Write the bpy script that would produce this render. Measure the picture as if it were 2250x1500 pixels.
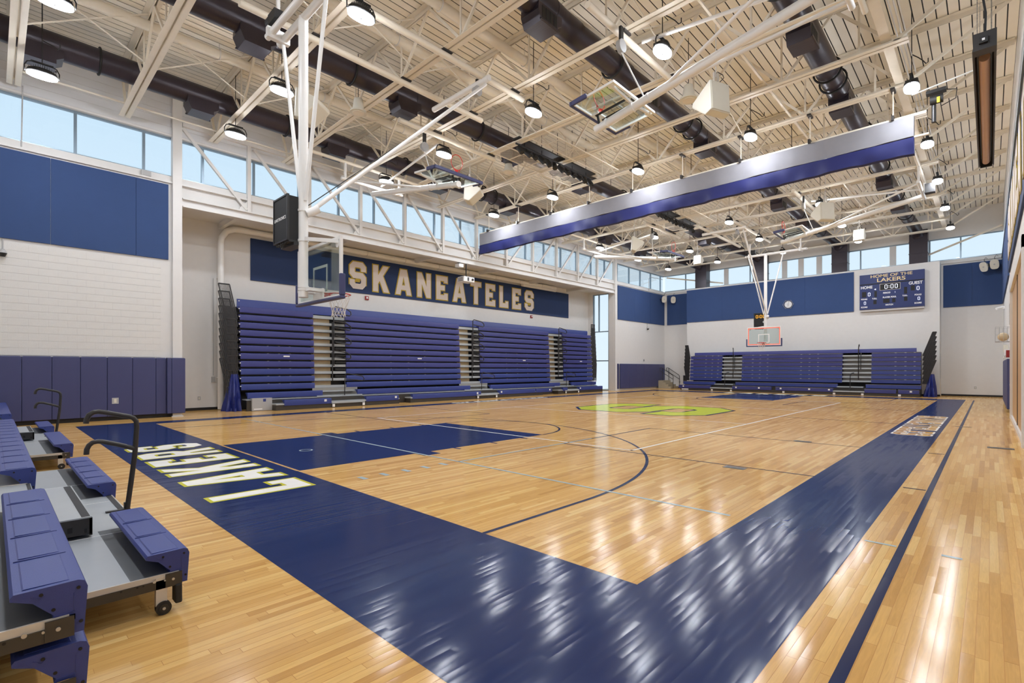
import bpy, bmesh, math, random
from mathutils import Vector, Matrix

# ------------------------------------------------------------------ camera, sky, exposure
scene = bpy.context.scene
for o in list(bpy.data.objects):
    bpy.data.objects.remove(o)
YAW = 0.76349
cam_d = bpy.data.cameras.new('camera')
cam = bpy.data.objects.new('camera', cam_d)
scene.collection.objects.link(cam)
cam_d.sensor_width = 36.0
cam_d.lens = 1096.0 / 2250.0 * 36.0
cam_d.shift_y = 59.35 / 2250.0
cam_d.clip_start = 0.05
cam_d.clip_end = 300.0
cam.location = (0.0, 0.0, 1.5645)
cam.rotation_euler = (math.radians(90), 0.0, YAW)
scene.camera = cam

vs = scene.view_settings
vs.view_transform = 'Standard'
vs.look = 'None'
vs.exposure = 0.12
vs.gamma = 1.0
vs.use_curve_mapping = False

LAMP_STRENGTH = 156.0

def lin(r, g, b):
    def f(c):
        c = c / 255.0
        return c / 12.92 if c <= 0.04045 else ((c + 0.055) / 1.055) ** 2.4
    return (f(r), f(g), f(b), 1.0)

world = bpy.data.worlds.new('sky')
scene.world = world
world.use_nodes = True
wn = world.node_tree.nodes
wl = world.node_tree.links
wn.clear()
w_out = wn.new('ShaderNodeOutputWorld')
w_bg = wn.new('ShaderNodeBackground')
w_co = wn.new('ShaderNodeTexCoord')
w_sep = wn.new('ShaderNodeSeparateXYZ')
w_rmp = wn.new('ShaderNodeValToRGB')
w_rmp.color_ramp.elements[0].position = 0.0
w_rmp.color_ramp.elements[0].color = lin(230, 239, 245)
w_rmp.color_ramp.elements[1].position = 0.75
w_rmp.color_ramp.elements[1].color = lin(170, 206, 233)
wl.new(w_co.outputs['Generated'], w_sep.inputs[0])
wl.new(w_sep.outputs['Z'], w_rmp.inputs[0])
wl.new(w_rmp.outputs['Color'], w_bg.inputs['Color'])
w_bg.inputs['Strength'].default_value = 1.12
wl.new(w_bg.outputs[0], w_out.inputs[0])

# ------------------------------------------------------------------ helpers
RND = random.Random(7)
COL = scene.collection

def newmat(name):
    m = bpy.data.materials.new(name)
    m.use_nodes = True
    return m, m.node_tree.nodes, m.node_tree.links, m.node_tree.nodes['Principled BSDF']

def mat(name, rgb, rough=0.5, metal=0.0, spec=0.5, var=0.05, scale=6.0, bump=0.0, bscale=60.0, coat=0.0, stretch=None):
    """plain procedural surface: a colour with faint noise mottling and an optional fine relief"""
    m, n, l, p = newmat(name)
    c = lin(*rgb)
    tc = n.new('ShaderNodeTexCoord')
    src = tc.outputs['Object']
    if stretch:
        mp = n.new('ShaderNodeMapping')
        mp.inputs['Scale'].default_value = stretch
        l.new(src, mp.inputs[0]); src = mp.outputs[0]
    nz = n.new('ShaderNodeTexNoise')
    nz.inputs['Scale'].default_value = scale
    nz.inputs['Detail'].default_value = 4
    l.new(src, nz.inputs['Vector'])
    mx = n.new('ShaderNodeMix'); mx.data_type = 'RGBA'
    mx.inputs['A'].default_value = tuple(x * (1 - var) for x in c[:3]) + (1,)
    mx.inputs['B'].default_value = tuple(min(1, x * (1 + var)) for x in c[:3]) + (1,)
    l.new(nz.outputs['Fac'], mx.inputs['Factor'])
    l.new(mx.outputs['Result'], p.inputs['Base Color'])
    p.inputs['Roughness'].default_value = rough
    p.inputs['Metallic'].default_value = metal
    p.inputs['Specular IOR Level'].default_value = spec
    if coat:
        p.inputs['Coat Weight'].default_value = coat
        p.inputs['Coat Roughness'].default_value = 0.15
    if bump:
        nb = n.new('ShaderNodeTexNoise')
        nb.inputs['Scale'].default_value = bscale
        nb.inputs['Detail'].default_value = 3
        l.new(src, nb.inputs['Vector'])
        b = n.new('ShaderNodeBump')
        b.inputs['Strength'].default_value = bump
        b.inputs['Distance'].default_value = 0.01
        l.new(nb.outputs['Fac'], b.inputs['Height'])
        l.new(b.outputs[0], p.inputs['Normal'])
    return m

def emit(name, rgb, strength):
    m, n, l, p = newmat(name)
    p.inputs['Base Color'].default_value = (0.02, 0.02, 0.02, 1)
    p.inputs['Emission Color'].default_value = lin(*rgb)
    p.inputs['Emission Strength'].default_value = strength
    return m

def glassmat(name, tint, refl=0.35):
    m, n, l, p = newmat(name)
    n.remove(p)
    out = n['Material Output']
    tr = n.new('ShaderNodeBsdfTransparent'); tr.inputs[0].default_value = lin(*tint)
    gl = n.new('ShaderNodeBsdfGlossy'); gl.inputs['Roughness'].default_value = 0.02
    fr = n.new('ShaderNodeFresnel'); fr.inputs[0].default_value = 1.45
    mth = n.new('ShaderNodeMath'); mth.operation = 'MULTIPLY'; mth.inputs[1].default_value = refl
    mx = n.new('ShaderNodeMixShader')
    l.new(fr.outputs[0], mth.inputs[0]); l.new(mth.outputs[0], mx.inputs[0])
    l.new(tr.outputs[0], mx.inputs[1]); l.new(gl.outputs[0], mx.inputs[2])
    l.new(mx.outputs[0], out.inputs['Surface'])
    return m

class MB:
    """collects boxes, bars, tubes and prisms into one mesh"""
    def __init__(s): s.v = []; s.f = []
    def add(s, vs, fs):
        k = len(s.v); s.v += [tuple(v) for v in vs]; s.f += [tuple(i + k for i in f) for f in fs]; return s
    def box(s, x0, x1, y0, y1, z0, z1):
        return s.add([(x0,y0,z0),(x1,y0,z0),(x1,y1,z0),(x0,y1,z0),(x0,y0,z1),(x1,y0,z1),(x1,y1,z1),(x0,y1,z1)],
              [(0,3,2,1),(4,5,6,7),(0,1,5,4),(1,2,6,5),(2,3,7,6),(3,0,4,7)])
    def beam(s, p, q, w, h, up=(0,0,1)):
        p = Vector(p); q = Vector(q); d = (q - p)
        d.normalize(); u = Vector(up)
        r = d.cross(u)
        if r.length < 1e-4: r = d.cross(Vector((1,0,0)))
        r.normalize(); u = r.cross(d); r *= w / 2; u *= h / 2
        vs = [p-r-u, p+r-u, p+r+u, p-r+u, q-r-u, q+r-u, q+r+u, q-r+u]
        return s.add(vs, [(0,1,2,3),(7,6,5,4),(0,4,5,1),(1,5,6,2),(2,6,7,3),(3,7,4,0)])
    def tube(s, pts, r, n=8, closed=False):
        pts = [Vector(p) for p in pts]; m = len(pts); k = len(s.v); prev = None
        for i, p in enumerate(pts):
            if closed: d = pts[(i+1) % m] - pts[i-1]
            else: d = pts[min(i+1, m-1)] - pts[max(i-1, 0)]
            d.normalize()
            if prev is None:
                a = d.cross(Vector((0,0,1)))
                if a.length < 1e-3: a = d.cross(Vector((1,0,0)))
            else:
                a = prev - d * prev.dot(d)
            a.normalize(); prev = a; b = d.cross(a)
            for j in range(n):
                t = 2 * math.pi * j / n
                s.v.append(tuple(p + a * (r * math.cos(t)) + b * (r * math.sin(t))))
        for i in range(m if closed else m - 1):
            i2 = (i + 1) % m
            for j in range(n):
                j2 = (j + 1) % n
                s.f.append((k+i*n+j, k+i*n+j2, k+i2*n+j2, k+i2*n+j))
        if not closed:
            s.f.append(tuple(k + j for j in reversed(range(n))))
            s.f.append(tuple(k + (m-1)*n + j for j in range(n)))
        return s
    def cyl(s, p, q, r, n=16): return s.tube([p, q], r, n)
    def cone(s, p, q, r0, r1, n=16):
        k = len(s.v); s.tube([p, q], 1.0, n)
        p = Vector(p); q = Vector(q)
        for j in range(n):
            s.v[k+j] = tuple(p + (Vector(s.v[k+j]) - p) * r0); s.v[k+n+j] = tuple(q + (Vector(s.v[k+n+j]) - q) * r1)
        return s
    def prism(s, poly, T, a0, a1):
        """poly: 2D points; T(a, u, v) -> world"""
        n = len(poly); k = len(s.v)
        for a in (a0, a1):
            s.v += [tuple(T(a, u, v)) for (u, v) in poly]
        s.f.append(tuple(k + i for i in range(n))); s.f.append(tuple(k + n + i for i in reversed(range(n))))
        for i in range(n):
            j = (i + 1) % n; s.f.append((k+i, k+n+i, k+n+j, k+j))
        return s
    def quad(s, a, b, c, d): return s.add([a, b, c, d], [(0, 1, 2, 3)])
    def mesh(s, name, m, smooth=True, fix=True):
        me = bpy.data.meshes.new(name); me.from_pydata(s.v, [], s.f)
        if fix:
            bm = bmesh.new(); bm.from_mesh(me); bmesh.ops.recalc_face_normals(bm, faces=bm.faces); bm.to_mesh(me); bm.free()
        if m: me.materials.append(m)
        if smooth:
            me.polygons.foreach_set('use_smooth', [True] * len(me.polygons))
            me.set_sharp_from_angle(angle=math.radians(38))
        me.update()
        return me
    def build(s, name, m, parent=None, smooth=True, fix=True):
        return link(name, s.mesh(name, m, smooth, fix), parent)

def link(name, me, parent=None):
    o = bpy.data.objects.new(name, me); COL.objects.link(o)
    if parent is not None: attach(o, parent)
    return o

def attach(o, parent):
    """parent keeping world coordinates (roots may sit anywhere)"""
    o.parent = parent
    o.matrix_parent_inverse = world_of(parent).inverted()

def world_of(o):
    m = Matrix.LocRotScale(o.location, o.rotation_euler, o.scale)
    if o.parent is not None: m = world_of(o.parent) @ o.matrix_parent_inverse @ m
    return m

def tag(o, label, cat, group=None):
    o['label'] = label; o['category'] = cat
    if group: o['group'] = group
    return o

def struct(o): o['kind'] = 'structure'; return o

def thing(name, label, cat, loc=(0,0,0), group=None):
    o = bpy.data.objects.new(name, None); COL.objects.link(o); o.location = loc
    o.empty_display_size = 0.2
    return tag(o, label, cat, group)

def dup(root, loc=None, rotz=None, label=None, group=None, parent=None):
    r = root.copy(); COL.objects.link(r)
    if parent is not None: r.parent = parent
    if loc is not None: r.location = loc
    if rotz is not None: r.rotation_euler = (0, 0, rotz)
    if label: r['label'] = label
    if group: r['group'] = group
    for ch in list(root.children):
        c = ch.copy(); COL.objects.link(c); c.parent = r; c.matrix_parent_inverse = ch.matrix_parent_inverse.copy()
        for g in ch.children:
            d = g.copy(); COL.objects.link(d); d.parent = c; d.matrix_parent_inverse = g.matrix_parent_inverse.copy()
    return r

ORD = ['first','second','third','fourth','fifth','sixth','seventh','eighth','ninth','tenth','eleventh','twelfth','thirteenth','fourteenth','fifteenth','sixteenth','seventeenth','eighteenth','nineteenth','twentieth']

# block letters: outline polygons on a unit-high box (outer ring, holes), width
S_ = [(0,.15),(.15,0),(.57,0),(.72,.15),(.72,.46),(.57,.61),(.25,.61),(.22,.64),(.22,.76),(.26,.8),(.46,.8),(.5,.76),(.5,.66),(.72,.66),(.72,.85),(.57,1),(.15,1),(0,.85),(0,.54),(.15,.39),(.47,.39),(.5,.36),(.5,.24),(.46,.2),(.26,.2),(.22,.24),(.22,.34),(0,.34)]
GL = {
 'S': ([S_], .72),
 'K': ([[(0,0),(.23,0),(.23,.3),(.31,.42),(.5,0),(.76,0),(.46,.62),(.74,1),(.48,1),(.23,.62),(.23,1),(0,1)]], .76),
 'A': ([[(0,0),(.23,0),(.275,.19),(.525,.19),(.57,0),(.8,0),(.56,1),(.24,1)], [(.32,.37),(.4,.72),(.48,.37)]], .8),
 'N': ([[(0,0),(.23,0),(.23,.55),(.5,0),(.73,0),(.73,1),(.5,1),(.5,.45),(.23,1),(0,1)]], .73),
 'E': ([[(0,0),(.66,0),(.66,.27),(.46,.27),(.46,.2),(.23,.2),(.23,.4),(.48,.4),(.48,.6),(.23,.6),(.23,.8),(.45,.8),(.45,.73),(.65,.73),(.65,1),(0,1)]], .66),
 'T': ([[(.22,0),(.46,0),(.46,.8),(.68,.8),(.68,1),(0,1),(0,.8),(.22,.8)]], .68),
 'L': ([[(0,0),(.64,0),(.64,.3),(.44,.3),(.44,.2),(.23,.2),(.23,1),(0,1)]], .64),
 'R': ([[(0,0),(.23,0),(.23,.36),(.33,.36),(.5,0),(.76,0),(.56,.4),(.72,.52),(.72,.86),(.58,1),(0,1)], [(.23,.56),(.23,.81),(.46,.81),(.5,.77),(.5,.6),(.46,.56)]], .76),
 'H': ([[(0,0),(.23,0),(.23,.4),(.5,.4),(.5,0),(.73,0),(.73,1),(.5,1),(.5,.6),(.23,.6),(.23,1),(0,1)]], .73),
 'O': ([[(.15,0),(.57,0),(.72,.15),(.72,.85),(.57,1),(.15,1),(0,.85),(0,.15)], [(.22,.25),(.22,.75),(.27,.8),(.45,.8),(.5,.75),(.5,.25),(.45,.2),(.27,.2)]], .72),
 'M': ([[(0,0),(.22,0),(.22,.58),(.42,.2),(.62,.58),(.62,0),(.84,0),(.84,1),(.63,1),(.42,.62),(.21,1),(0,1)]], .84),
 'F': ([[(0,0),(.23,0),(.23,.4),(.5,.4),(.5,.6),(.23,.6),(.23,.8),(.65,.8),(.65,1),(0,1)]], .65),
}
_gm = {}
def curve_mesh(cu):
    o = bpy.data.objects.new('tmp', cu); COL.objects.link(o)
    dg = bpy.context.evaluated_depsgraph_get()
    me = bpy.data.meshes.new_from_object(o.evaluated_get(dg))
    bpy.data.objects.remove(o); bpy.data.curves.remove(cu)
    return me
def serif(ch, ring):
    return ring
def glyph(ch, sx, sy, off, ext, m):
    key = (ch, sx, sy, off, ext, m.name)
    if key not in _gm:
        cu = bpy.data.curves.new('g', 'CURVE'); cu.dimensions = '2D'; cu.fill_mode = 'BOTH' if ext else 'FRONT'
        cu.extrude = ext; cu.offset = off
        for ring in GL[ch][0]:
            sp = cu.splines.new('POLY'); sp.points.add(len(ring) - 1)
            for p, (x, y) in zip(sp.points, ring): p.co = (x * sx, y * sy, 0, 1)
            sp.use_cyclic_u = True
        me = curve_mesh(cu); me.materials.append(m); me.name = 'letter'
        _gm[key] = me
    return _gm[key]
def frame(o, right, up, scale=1.0):
    r = Vector(right).normalized(); u = Vector(up).normalized(); n = r.cross(u)
    return Matrix(((r.x,u.x,n.x,o[0]),(r.y,u.y,n.y,o[1]),(r.z,u.z,n.z,o[2]),(0,0,0,1)))
def place(o, M, parent=None):
    o.matrix_world = M
    l, r, s = M.decompose(); o.location = l; o.rotation_euler = r.to_euler(); o.scale = s
    if parent is not None: attach(o, parent)
    return o
def block_text(word, origin, right, up, height, length, fill, edge, parent, edge_w=0.03, lift=0.002, ext=0.0, name='letter', gap=.16):
    """word in athletic block letters from origin along right; each letter a part, its coloured outline a sub-part"""
    wid = [GL[c][1] if c != ' ' else .4 for c in word]
    tot = sum(wid) + gap * (len(word) - 1)
    sx = length / tot; x = 0.0; n = Vector(right).normalized().cross(Vector(up).normalized())
    for c, w in zip(word, wid):
        if c != ' ':
            base = Vector(origin) + Vector(right).normalized() * x * sx
            a = link(name, glyph(c, round(sx, 5), height, 0.0, ext, fill))
            place(a, frame(base + n * (lift + ext), right, up), parent)
            if edge:
                b = link('letter_outline', glyph(c, round(sx, 5), height, edge_w, ext, edge))
                place(b, frame(base + n * (lift * .5 + ext * .5), right, up)); attach(b, a)
        x += w + gap
_tm = {}
def text(string, origin, right, up, size, m, parent, name='lettering', off=0.0, align='CENTER', ext=0.002, sx=1.0):
    key = (string, size, off, align, ext, m.name, sx)
    if key not in _tm:
        cu = bpy.data.curves.new('t', 'FONT'); cu.body = string; cu.size = size; cu.offset = off; cu.extrude = ext
        cu.align_x = align; cu.align_y = 'CENTER'
        me = curve_mesh(cu); me.materials.clear(); me.materials.append(m); me.name = name
        if sx != 1.0:
            for v in me.vertices: v.co.x *= sx
        _tm[key] = me
    o = link(name, _tm[key]); place(o, frame(origin, right, up), parent)
    return o
def seg_digit(mb, ch, T, x, h, w, t, d):
    """seven-segment digit boxes; T(u, v, depth) -> world corner pairs"""
    segs = {'0': 'abcdef', '1': 'bc'}[ch]
    R = {'a': (t, w-t, h-t, h), 'd': (t, w-t, 0, t), 'g': (t, w-t, h/2-t/2, h/2+t/2), 'f': (0, t, h/2, h-t*.6), 'b': (w-t, w, h/2, h-t*.6), 'e': (0, t, t*.6, h/2), 'c': (w-t, w, t*.6, h/2)}
    for s in segs:
        u0, u1, v0, v1 = R[s]
        g = t * .12
        T(mb, x + u0 + g, x + u1 - g, v0 + g, v1 - g, d)
# ------------------------------------------------------------------ materials
XL, XR, YN, YF = -19.2, 0.55, -2.3, 38.1          # room: left wall, right wall, near wall, far wall
XA = -21.4                                        # back wall of the bleacher alcove
YA0, YA1 = 4.25, 30.45                            # alcove from .. to
YP = 36.9                                         # wall standing forward behind the far bleachers
CX0, CX1, CY0, CY1 = -17.083, -1.843, 3.235, 32.235   # basketball court
CXM = (CX0 + CX1) / 2
ZC = 10.6                                         # roof deck

PLW = 0.0572
def planks_mat(name, paint=None):
    """maple strips along Y; strip index and end joints come from the place on the floor"""
    m, n, l, p = newmat(name)
    def M(op, a, b=None, c=None):
        k = n.new('ShaderNodeMath'); k.operation = op
        for i, v in enumerate((a, b, c)):
            if v is None: continue
            if isinstance(v, (int, float)): k.inputs[i].default_value = v
            else: l.new(v, k.inputs[i])
        return k.outputs[0]
    geo = n.new('ShaderNodeNewGeometry'); sp = n.new('ShaderNodeSeparateXYZ')
    l.new(geo.outputs['Position'], sp.inputs[0])
    x, y = sp.outputs[0], sp.outputs[1]
    xr = M('DIVIDE', x, PLW); row = M('FLOOR', xr)
    L = M('MULTIPLY_ADD', M('FRACT', M('MULTIPLY', M('ADD', row, 1000), 0.754878)), 0.9, 0.55)
    off = M('MULTIPLY', M('FRACT', M('MULTIPLY', M('ADD', row, 1000), 0.618034)), L)
    yr = M('DIVIDE', M('ADD', y, off), L); seg = M('FLOOR', yr)
    cmb = n.new('ShaderNodeCombineXYZ'); l.new(row, cmb.inputs[0]); l.new(seg, cmb.inputs[1])
    wn_ = n.new('ShaderNodeTexWhiteNoise'); wn_.noise_dimensions = '3D'; l.new(cmb.outputs[0], wn_.inputs['Vector'])
    fx = M('FRACT', xr); ex = M('MINIMUM', fx, M('SUBTRACT', 1.0, fx))
    fy = M('FRACT', yr); ey = M('MULTIPLY', M('MINIMUM', fy, M('SUBTRACT', 1.0, fy)), M('DIVIDE', L, PLW))
    edge = M('MINIMUM', ex, ey)
    joint = n.new('ShaderNodeMapRange'); joint.inputs['From Min'].default_value = 0.0; joint.inputs['From Max'].default_value = 0.035
    l.new(edge, joint.inputs['Value'])
    # grain
    mp = n.new('ShaderNodeMapping'); mp.inputs['Scale'].default_value = (60, 4, 1)
    add = n.new('ShaderNodeVectorMath'); add.operation = 'ADD'
    l.new(geo.outputs['Position'], add.inputs[0]); l.new(wn_.outputs['Color'], add.inputs[1])
    l.new(add.outputs[0], mp.inputs[0])
    nz = n.new('ShaderNodeTexNoise'); nz.inputs['Scale'].default_value = 1.0; nz.inputs['Detail'].default_value = 5; nz.inputs['Distortion'].default_value = 1.2
    l.new(mp.outputs[0], nz.inputs['Vector'])
    if paint is None:
        cr = n.new('ShaderNodeValToRGB'); e = cr.color_ramp.elements
        e[0].position = 0.0; e[0].color = lin(196, 148, 84)
        e[1].position = 1.0; e[1].color = lin(232, 194, 126)
        for pos, c in ((0.15, (211, 164, 95)), (0.5, (219, 173, 103)), (0.8, (225, 181, 111))):
            q = e.new(pos); q.color = lin(*c)
        l.new(wn_.outputs['Value'], cr.inputs[0])
        gr = n.new('ShaderNodeMix'); gr.data_type = 'RGBA'; gr.blend_type = 'MULTIPLY'
        l.new(cr.outputs[0], gr.inputs['A'])
        g2 = n.new('ShaderNodeMapRange'); g2.inputs['From Min'].default_value = 0.3; g2.inputs['From Max'].default_value = 0.75
        g2.inputs['To Min'].default_value = 0.88; g2.inputs['To Max'].default_value = 1.03
        l.new(nz.outputs['Fac'], g2.inputs['Value'])
        cg = n.new('ShaderNodeCombineColor')
        for i in range(3): l.new(g2.outputs[0], cg.inputs[i])
        l.new(cg.outputs[0], gr.inputs['B']); gr.inputs['Factor'].default_value = 1.0
        jn = n.new('ShaderNodeMix'); jn.data_type = 'RGBA'
        jn.inputs['A'].default_value = lin(186, 134, 80); l.new(gr.outputs['Result'], jn.inputs['B'])
        l.new(joint.outputs[0], jn.inputs['Factor'])
        l.new(jn.outputs['Result'], p.inputs['Base Color'])
    else:
        c = lin(*paint)
        jn = n.new('ShaderNodeMix'); jn.data_type = 'RGBA'
        jn.inputs['A'].default_value = tuple(v * .95 for v in c[:3]) + (1,)
        v2 = n.new('ShaderNodeMix'); v2.data_type = 'RGBA'
        v2.inputs['A'].default_value = tuple(v * .99 for v in c[:3]) + (1,); v2.inputs['B'].default_value = tuple(min(1, v * 1.01) for v in c[:3]) + (1,)
        l.new(wn_.outputs['Value'], v2.inputs['Factor'])
        l.new(v2.outputs['Result'], jn.inputs['B']); l.new(joint.outputs[0], jn.inputs['Factor'])
        l.new(jn.outputs['Result'], p.inputs['Base Color'])
    # varnish: each strip lies at a hair's different tilt, and the coat is faintly wavy
    sc = n.new('ShaderNodeSeparateColor'); l.new(wn_.outputs['Color'], sc.inputs[0])
    wv = n.new('ShaderNodeTexNoise'); wv.inputs['Scale'].default_value = 9.0; wv.inputs['Detail'].default_value = 2
    l.new(geo.outputs['Position'], wv.inputs['Vector'])
    sw = n.new('ShaderNodeSeparateColor'); l.new(wv.outputs['Color'], sw.inputs[0])
    tx = M('ADD', M('MULTIPLY', M('SUBTRACT', sc.outputs[0], .5), .022 if paint is None else .034), M('ADD', M('MULTIPLY', M('SUBTRACT', sw.outputs[0], .5), .016), M('MULTIPLY', M('SUBTRACT', fx, .5), .014 if paint is None else .03)))
    ty = M('ADD', M('MULTIPLY', M('SUBTRACT', sc.outputs[1], .5), .010 if paint is None else .022), M('MULTIPLY', M('SUBTRACT', sw.outputs[1], .5), .012))
    cn = n.new('ShaderNodeCombineXYZ'); l.new(tx, cn.inputs[0]); l.new(ty, cn.inputs[1])
    av = n.new('ShaderNodeVectorMath'); av.operation = 'ADD'; l.new(geo.outputs['Normal'], av.inputs[0]); l.new(cn.outputs[0], av.inputs[1])
    nv = n.new('ShaderNodeVectorMath'); nv.operation = 'NORMALIZE'; l.new(av.outputs[0], nv.inputs[0])
    l.new(nv.outputs[0], p.inputs['Coat Normal'])
    p.inputs['Roughness'].default_value = 0.42 if paint is None else 0.34
    p.inputs['Specular IOR Level'].default_value = 0.0
    p.inputs['Coat Weight'].default_value = 0.7 if paint is None else 0.52
    p.inputs['Coat Roughness'].default_value = 0.125 if paint is None else 0.15
    p.inputs['Coat IOR'].default_value = 1.52
    return m

M = {}
M['wood'] = planks_mat('maple strips')
M['fblue'] = planks_mat('blue floor paint', (31, 47, 90))
M['fwhite'] = planks_mat('white floor paint', (244, 242, 234))
M['fgrey'] = planks_mat('grey floor paint', (170, 184, 184))
M['fnavy'] = planks_mat('navy floor paint', (34, 44, 78))
M['fgreen'] = planks_mat('lime floor paint', (184, 192, 54))
M['fgold'] = planks_mat('gold floor paint', (198, 192, 56))
M['wall'] = mat('white wall paint', (222, 220, 217), .7, bump=.05, bscale=120, var=.03)
M['block'] = mat('white painted block', (220, 218, 214), .65, bump=.25, bscale=90, var=.03)
M['wallb'] = mat('cool white paint', (212, 213, 215), .7, var=.02)
M['trim'] = mat('white steel trim', (222, 220, 217), .45, var=.03)
M['steel'] = mat('off white structural steel', (232, 223, 206), .45, var=.05)
M['deck'] = mat('off white roof deck', (248, 240, 224), .55, var=.05, scale=2.0)
M['black'] = mat('black', (16, 15, 15), .6, var=.1)
M['dark'] = mat('charcoal steel', (44, 42, 42), .4, spec=.5, var=.08)
M['mullion'] = mat('blue grey aluminium', (140, 158, 172), .35, .5, var=.04)
M['pane'] = glassmat('window glass', (246, 250, 252))
M['acoustic'] = mat('blue acoustic fabric', (50, 74, 120), .85, var=.06, scale=3, bump=.2, bscale=300)
M['pad'] = mat('navy vinyl wall pad', (64, 68, 110), .42, var=.04, scale=2, bump=.04, bscale=40)
M['banner'] = mat('navy banner board', (26, 50, 94), .7, var=.05)
M['letter'] = mat('pale sign letter', (226, 216, 208), .6, var=.03)
M['gold'] = mat('gold sign edge', (186, 160, 44), .55, var=.05)
M['base'] = mat('black rubber base', (24, 22, 22), .5, var=.1)
M['duct'] = mat('dark painted spiral duct', (54, 47, 55), .34, .25, var=.12, scale=3, bump=.25, bscale=1.0, stretch=(1, 34, 1))
M['tan'] = mat('maple veneer door', (196, 156, 106), .4, var=.12, scale=1.5, stretch=(6, 6, .7))
M['whitemetal'] = mat('white painted steel', (240, 239, 236), .3, var=.03, spec=.5)
M['seat'] = mat('blue moulded plastic', (50, 64, 132), .42, var=.05, bump=.12, bscale=220)
M['seat2'] = mat('violet blue moulded plastic', (54, 58, 124), .45, var=.06, bump=.08, bscale=120)
M['deckgrey'] = mat('grey bleacher deck', (172, 177, 180), .35, var=.05, bump=.05, bscale=200)
M['seam'] = mat('blue plastic groove', (40, 52, 112), .6, var=.05)
M['goldletter'] = mat('antique gold sign letter', (222, 200, 150), .5, var=.04)
M['riser'] = mat('grey aisle riser', (150, 147, 140), .6, var=.08)
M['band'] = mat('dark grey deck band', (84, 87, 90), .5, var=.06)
M['grit'] = mat('dark non slip strip', (62, 62, 64), .8, var=.15, bump=.4, bscale=400)
M['alu'] = mat('brushed aluminium edge', (206, 200, 190), .35, .15, var=.05)
M['frame'] = mat('brown black bleacher frame', (70, 66, 61), .45, .3, var=.1)
M['ply'] = mat('plywood riser', (206, 184, 148), .6, var=.1)
M['rubber'] = mat('black rubber', (34, 33, 33), .6, var=.1)
M['glass'] = glassmat('clear board glass', (240, 246, 245))
M['red'] = mat('red rim paint', (206, 40, 26), .4, var=.06)
M['net'] = mat('white net cord', (232, 226, 220), .8, var=.04)
M['cream'] = mat('cream speaker', (222, 218, 204), .5, var=.03)
M['tarp'] = mat('blue vinyl tarp', (36, 46, 118), .3, var=.08, bump=.1, bscale=20)
M['curtain'] = mat('navy divider vinyl', (38, 42, 94), .55, spec=.25, var=.05)
M['meshw'] = mat('white divider mesh', (136, 135, 140), .9, spec=.1, var=.05, bump=.1, bscale=60)
M['lamp'] = emit('lamp lens', (240, 245, 253), LAMP_STRENGTH)
M['board'] = mat('navy scoreboard face', (30, 46, 100), .45, var=.04)
M['digit'] = emit('white led digit', (236, 238, 255), 1.6)
M['amber'] = emit('amber led digit', (255, 176, 30), 1.6)
M['ledred'] = emit('red led strip', (255, 112, 84), 1.1)
M['paperw'] = mat('white print', (240, 240, 240), .6, var=.02)
M['chrome'] = mat('zinc bolt', (190, 186, 178), .3, .4, var=.05)
M['heat'] = mat('bronze heater reflector', (206, 164, 130), .4, .2, var=.05)
M['conc'] = mat('concrete step', (176, 164, 140), .7, var=.08)
M['redbox'] = mat('red alarm plastic', (150, 34, 34), .45, var=.05)
M['yellow'] = mat('yellow tag', (222, 200, 40), .5, var=.05)
M['plate'] = mat('dark floor cover plate', (92, 88, 78), .35, .5, var=.1)
M['greyp'] = mat('grey panel', (176, 176, 176), .45, var=.03)

# ------------------------------------------------------------------ floor
fl = MB().box(XA - .2, XR + .2, YN - .2, YF + .2, -0.2, 0.0).build('floor', M['wood']); struct(fl)

def flat(name, poly, m, z, parent=fl):
    mb = MB(); mb.add([(x, y, z) for x, y in poly], [tuple(range(len(poly)))])
    return mb.build(name, m, parent, smooth=False)
def rect(name, x0, x1, y0, y1, m, z): return flat(name, [(x0,y0),(x1,y0),(x1,y1),(x0,y1)], m, z)
def arc(name, cx, cy, r, w, a0, a1, m, z, n=48):
    mb = MB()
    for i in range(n + 1):
        t = a0 + (a1 - a0) * i / n
        mb.v += [(cx + (r-w/2)*math.cos(t), cy + (r-w/2)*math.sin(t), z), (cx + (r+w/2)*math.cos(t), cy + (r+w/2)*math.sin(t), z)]
    for i in range(n): mb.f.append((2*i, 2*i+1, 2*i+3, 2*i+2))
    return mb.build(name, m, fl, smooth=False)

# single strips near the camera: each a plank
_pl = {}
cand = []
def proj(X, Y):
    k = -math.sin(YAW) * X + math.cos(YAW) * Y
    if k < .3: return None
    return 1125 + 1096 * (math.cos(YAW) * X + math.sin(YAW) * Y) / k, 809.35 + 1096 * 1.5645 / k, k
for row in range(-100, 9):
    L_ = .55 + .9 * (((row + 1000) * 0.754878) % 1.0); of = (((row + 1000) * 0.618034) % 1.0) * L_
    x0 = row * PLW
    if x0 + PLW > .48: continue
    for sg in range(-2, 24):
        y0 = sg * L_ - of; yc = y0 + L_ / 2; xc = x0 + PLW / 2
        q = proj(xc, yc)
        if q is None or not (-60 < q[0] < 2290 and q[1] < 1570): continue
        blue = (y0 > 1.45 and y0 + L_ < 3.3 and xc < -.85) or (-1.86 < xc < -.84)
        under = xc < -2.6 and yc < .85
        if blue or under: continue
        cand.append((q[2], x0, y0, L_))
cand.sort()
pl_me = {}
for k_, x0, y0, L_ in cand[:300]:
    key = round(L_, 4)
    if key not in pl_me:
        g = 0.0006
        mb = MB(); mb.box(g, PLW - g, g, L_ - g, -0.004, 0.0007)
        pl_me[key] = mb.mesh('plank', M['wood'], smooth=False)
    o = link('plank', pl_me[key]); o.location = (x0, y0, 0.0); attach_loc = o.location.copy()
    o.parent = fl

Z1, Z2, Z3 = 0.0014, 0.0021, 0.0028
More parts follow.
